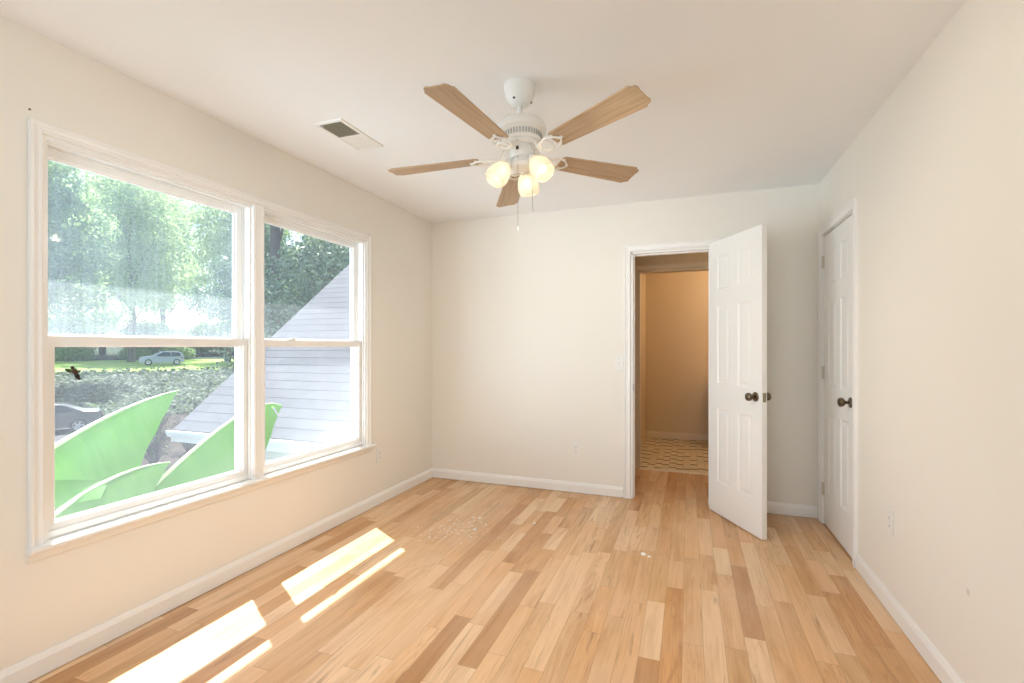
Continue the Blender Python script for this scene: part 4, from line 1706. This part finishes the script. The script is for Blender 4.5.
def banana_leaf(pts, near, farv, wid, seed, tears=(), base=(-3.93, 1.80, -0.42), b0=0.25):
    """pts: control points of the midrib (world); near/far: directions in which the two halves of the blade hang"""
    rr = random.Random(seed)
    o0 = Vector((-3.95, 1.75, GR))
    n = 40
    b = bm_new()
    uvl = b.loops.layers.uv.new('UVMap')
    mids = [bez(pts, i / n) for i in range(n + 1)]
    m = 6
    for sgn, dv in ((1, near), (-1, farv)):
        dv = Vector(dv).normalized()
        grid = []
        for i in range(n + 1):
            t = i / n
            w = wid * (b0 + (1 - b0) * min(1.0, t / 0.45) ** 1.05) * (1.0 if t < 0.45 else max(0.015, 1 - ((t - 0.45) / 0.55) ** 0.9))
            w *= 1 + 0.012 * math.sin(t * 37 + sgn)
            tan = (mids[min(i + 1, n)] - mids[max(i - 1, 0)]).normalized()
            row = []
            for j in range(m + 1):
                s = j / m
                d = dv * s + tan * 0.10 * s + Vector((0, 0, -0.28)) * s * s + Vector((0.0, 0.0, 0.012 * math.sin(t * 46 + s * 3)))
                row.append(mids[i] + d * w - o0)
            grid.append(row)
        for i in range(n):
            tear = i in tears and sgn == 1
            for j in range(m):
                if tear and j > 1:
                    continue
                q = [grid[i][j], grid[i + 1][j], grid[i + 1][j + 1], grid[i][j + 1]]
                f = b.faces.new([b.verts.new(v) for v in q])
                for lp, (a, c) in zip(f.loops, ((i, j), (i + 1, j), (i + 1, j + 1), (i, j + 1))):
                    lp[uvl].uv = (a / n, c / m)
    bmesh.ops.remove_doubles(b, verts=b.verts, dist=0.0004)
    lf = obj('leaf', b, M['banana'], ban, smooth=True, angle=60, recalc=False)
    b = bm_new()
    base = Vector(base)
    stem = [base - o0, (base.lerp(mids[0], 0.55) + Vector((0, 0, 0.10))) - o0] + [p - o0 for p in mids[::4]]
    rad = [0.030, 0.024] + [0.020 * (1 - 0.85 * i / 10) for i in range(len(mids[::4]))]
    tube(b, stem, rad, 8)
    r = obj('midrib', b, M['midrib'], lf, smooth=True)
    r['label'] = 'pale thick leaf midrib'
    return lf


# upper leaf reaching along the wall, right-hand leaf, low leaf, and leaves out of view on the other side
banana_leaf([(-3.98, 1.70, 0.42), (-4.00, 2.05, 0.68), (-4.03, 2.48, 0.84), (-4.05, 2.82, 0.885)], (0.50, 0.05, -0.60), (-0.8, 0, -0.35), 0.44, 1, b0=0.02)
banana_leaf([(-4.12, 1.55, 0.10), (-4.10, 1.90, 0.44), (-4.06, 2.20, 0.52), (-4.0, 2.42, 0.42)], (0.85, 0.05, -0.16), (-0.8, 0, -0.3), 0.40, 7)
banana_leaf([(-3.78, 2.10, -0.06), (-3.76, 2.52, 0.30), (-3.80, 3.05, 0.62), (-3.84, 3.45, 0.80), (-3.84, 3.72, 0.66)], (0.50, 0.20, -0.60), (-0.8, 0, -0.45), 0.50, 2, tears=(34,))
banana_leaf([(-3.80, 1.72, 0.08), (-3.78, 2.00, 0.33), (-3.77, 2.30, 0.40), (-3.77, 2.56, 0.36)], (0.55, 0.0, -0.55), (-0.8, 0, -0.4), 0.38, 3)
banana_leaf([(-4.05, 1.8, 0.0), (-4.4, 1.9, 0.15), (-5.0, 2.0, 0.1), (-5.5, 2.1, -0.4)], (0.1, -0.7, -0.5), (0.1, 0.7, -0.5), 0.32, 5)


# ------------------------------------------------------------------ parked cars
def make_car(name, label, paint, prof, glass, wheels, wr, half, loc, rotz, belt):
    """local x: 0 = rear bumper, forward = +x; prof: body side outline (x, z); glass: list of window outlines"""
    root = empty(name, loc, rotz)
    tag(root, label, 'car')
    b = bm_new()
    rings = []
    for y, sx, sz in ((-half, 0.965, 0.93), (-half * 0.93, 0.992, 0.985), (-half * 0.6, 1.0, 1.0), (half * 0.6, 1.0, 1.0), (half * 0.93, 0.992, 0.985), (half, 0.965, 0.93)):
        xm = sum(p[0] for p in prof) / len(prof)
        ring = []
        for x, z in prof:
            tumble = 1.0 - 0.22 * max(0, z - belt) / 0.5
            ring.append((xm + (x - xm) * sx, y * tumble, 0.22 + (z - 0.22) * sz))
        rings.append(ring)
    loft(b, rings)
    body = obj('body', b, paint, root, smooth=True, angle=28, bevel=0.02)
    for gp in glass:
        for s in (-1, 1):
            def fn(u, v, d):
                tumble = 1.0 - 0.22 * max(0, v - belt) / 0.5
                return (u, s * (half * tumble * 1.004 + d - 0.012), v * 0.975)
            b = bm_new()
            prism(b, gp, fn, 0.0, 0.014)
            obj('side_window', b, M['car_glass'], root)
    first = None
    for wx in wheels:
        for s in (-1, 1):
            if first is None:
                b = bm_new()
                m = Matrix.Rotation(R(90), 4, 'X')
                lathe(b, [(wr * 0.68, -0.09), (wr * 0.95, -0.095), (wr, -0.07), (wr, 0.07), (wr * 0.95, 0.095), (wr * 0.68, 0.09), (wr * 0.68, -0.09)], 32, m)
                w = obj('wheel', b, M['tyre'], root, smooth=True)
                b = bm_new()
                lathe(b, [(0, 0.085), (0.05, 0.085), (0.06, 0.07), (0.06, 0.05), (0, 0.05)], 20, m)
                lathe(b, [(wr * 0.62, 0.05), (wr * 0.62, 0.088), (wr * 0.70, 0.096), (wr * 0.70, 0.05)], 32, m)
                lathe(b, [(0, -0.03), (wr * 0.66, -0.03), (wr * 0.66, -0.02), (0, -0.02)], 24, m)
                for k in range(5):
                    a = 2 * PI * k / 5
                    mm = Matrix.Rotation(a, 4, 'Y')
                    vs = bx(b, 0.03, wr * 0.64, -0.080, -0.045, -0.030, 0.030)
                    for v in vs:
                        v.co = mm @ v.co
                hub = obj('alloy_rim', b, M['alloy'], w, smooth=True)
                first = (w, hub)
            else:
                w, hub = first[0].copy(), first[1].copy()
                C.objects.link(w)
                C.objects.link(hub)
                w.parent = root
                hub.parent = w
            w.location = (wx, s * (half - 0.055), wr)
            w.rotation_euler = (0, 0, 0 if s < 0 else PI)
    for s in (-1, 1):
        b = bm_new()
        bx(b, 0.03, 0.32, s * (half - 0.10) - 0.07, s * (half - 0.10) + 0.065, 0.74, 0.88)
        obj('tail_lamp', b, M['tail'], root, bevel=0.02)
        for hx in (1.75, 2.7):
            b = bm_new()
            bx(b, hx, hx + 0.2, s * (half - 0.03) - 0.04, s * (half - 0.03) + 0.045, 0.80, 0.83)
            obj('door_handle', b, M['chrome'], root, bevel=0.008)
    return root


sedan = [(0.06, 0.30), (0.0, 0.50), (0.02, 0.88), (0.12, 0.98), (0.75, 1.02), (1.45, 1.36), (1.95, 1.43), (2.55, 1.40), (3.35, 1.00), (4.35, 0.86), (4.62, 0.68), (4.66, 0.42), (4.55, 0.26),
         (4.10, 0.24), (0.5, 0.24)]
make_car('parked_car', 'dark charcoal sedan parked on the driveway below the left pane', M['car_dark'], sedan,
         [[(1.02, 1.02), (1.50, 1.33), (1.92, 1.385), (1.92, 1.00)], [(1.99, 1.00), (1.99, 1.385), (2.48, 1.355), (3.10, 1.00)]], (0.95, 3.75), 0.325, 0.89,
         (-28.32, 15.84, GR + 0.005), math.atan2(-0.889, -0.458), 0.98)
hatch = [(0.05, 0.32), (0.0, 0.55), (0.03, 0.95), (0.30, 1.45), (0.75, 1.55), (2.1, 1.55), (3.0, 1.08), (3.9, 0.95), (4.15, 0.72), (4.18, 0.42), (4.05, 0.28), (3.6, 0.26), (0.5, 0.26)]
xw, yw = (c * 56 for c in dirpx(184))
make_car('parked_car', 'pale silver car parked beyond the lawn', M['car_pale'], hatch,
         [[(0.34, 1.02), (0.48, 1.42), (1.25, 1.48), (1.25, 1.00)], [(1.32, 1.00), (1.32, 1.48), (2.0, 1.48), (2.72, 1.05)]], (0.75, 3.35), 0.33, 0.88,
         (xw, yw, ground_z(xw, yw) + 0.03), math.atan2(-0.86, -0.51), 1.0)
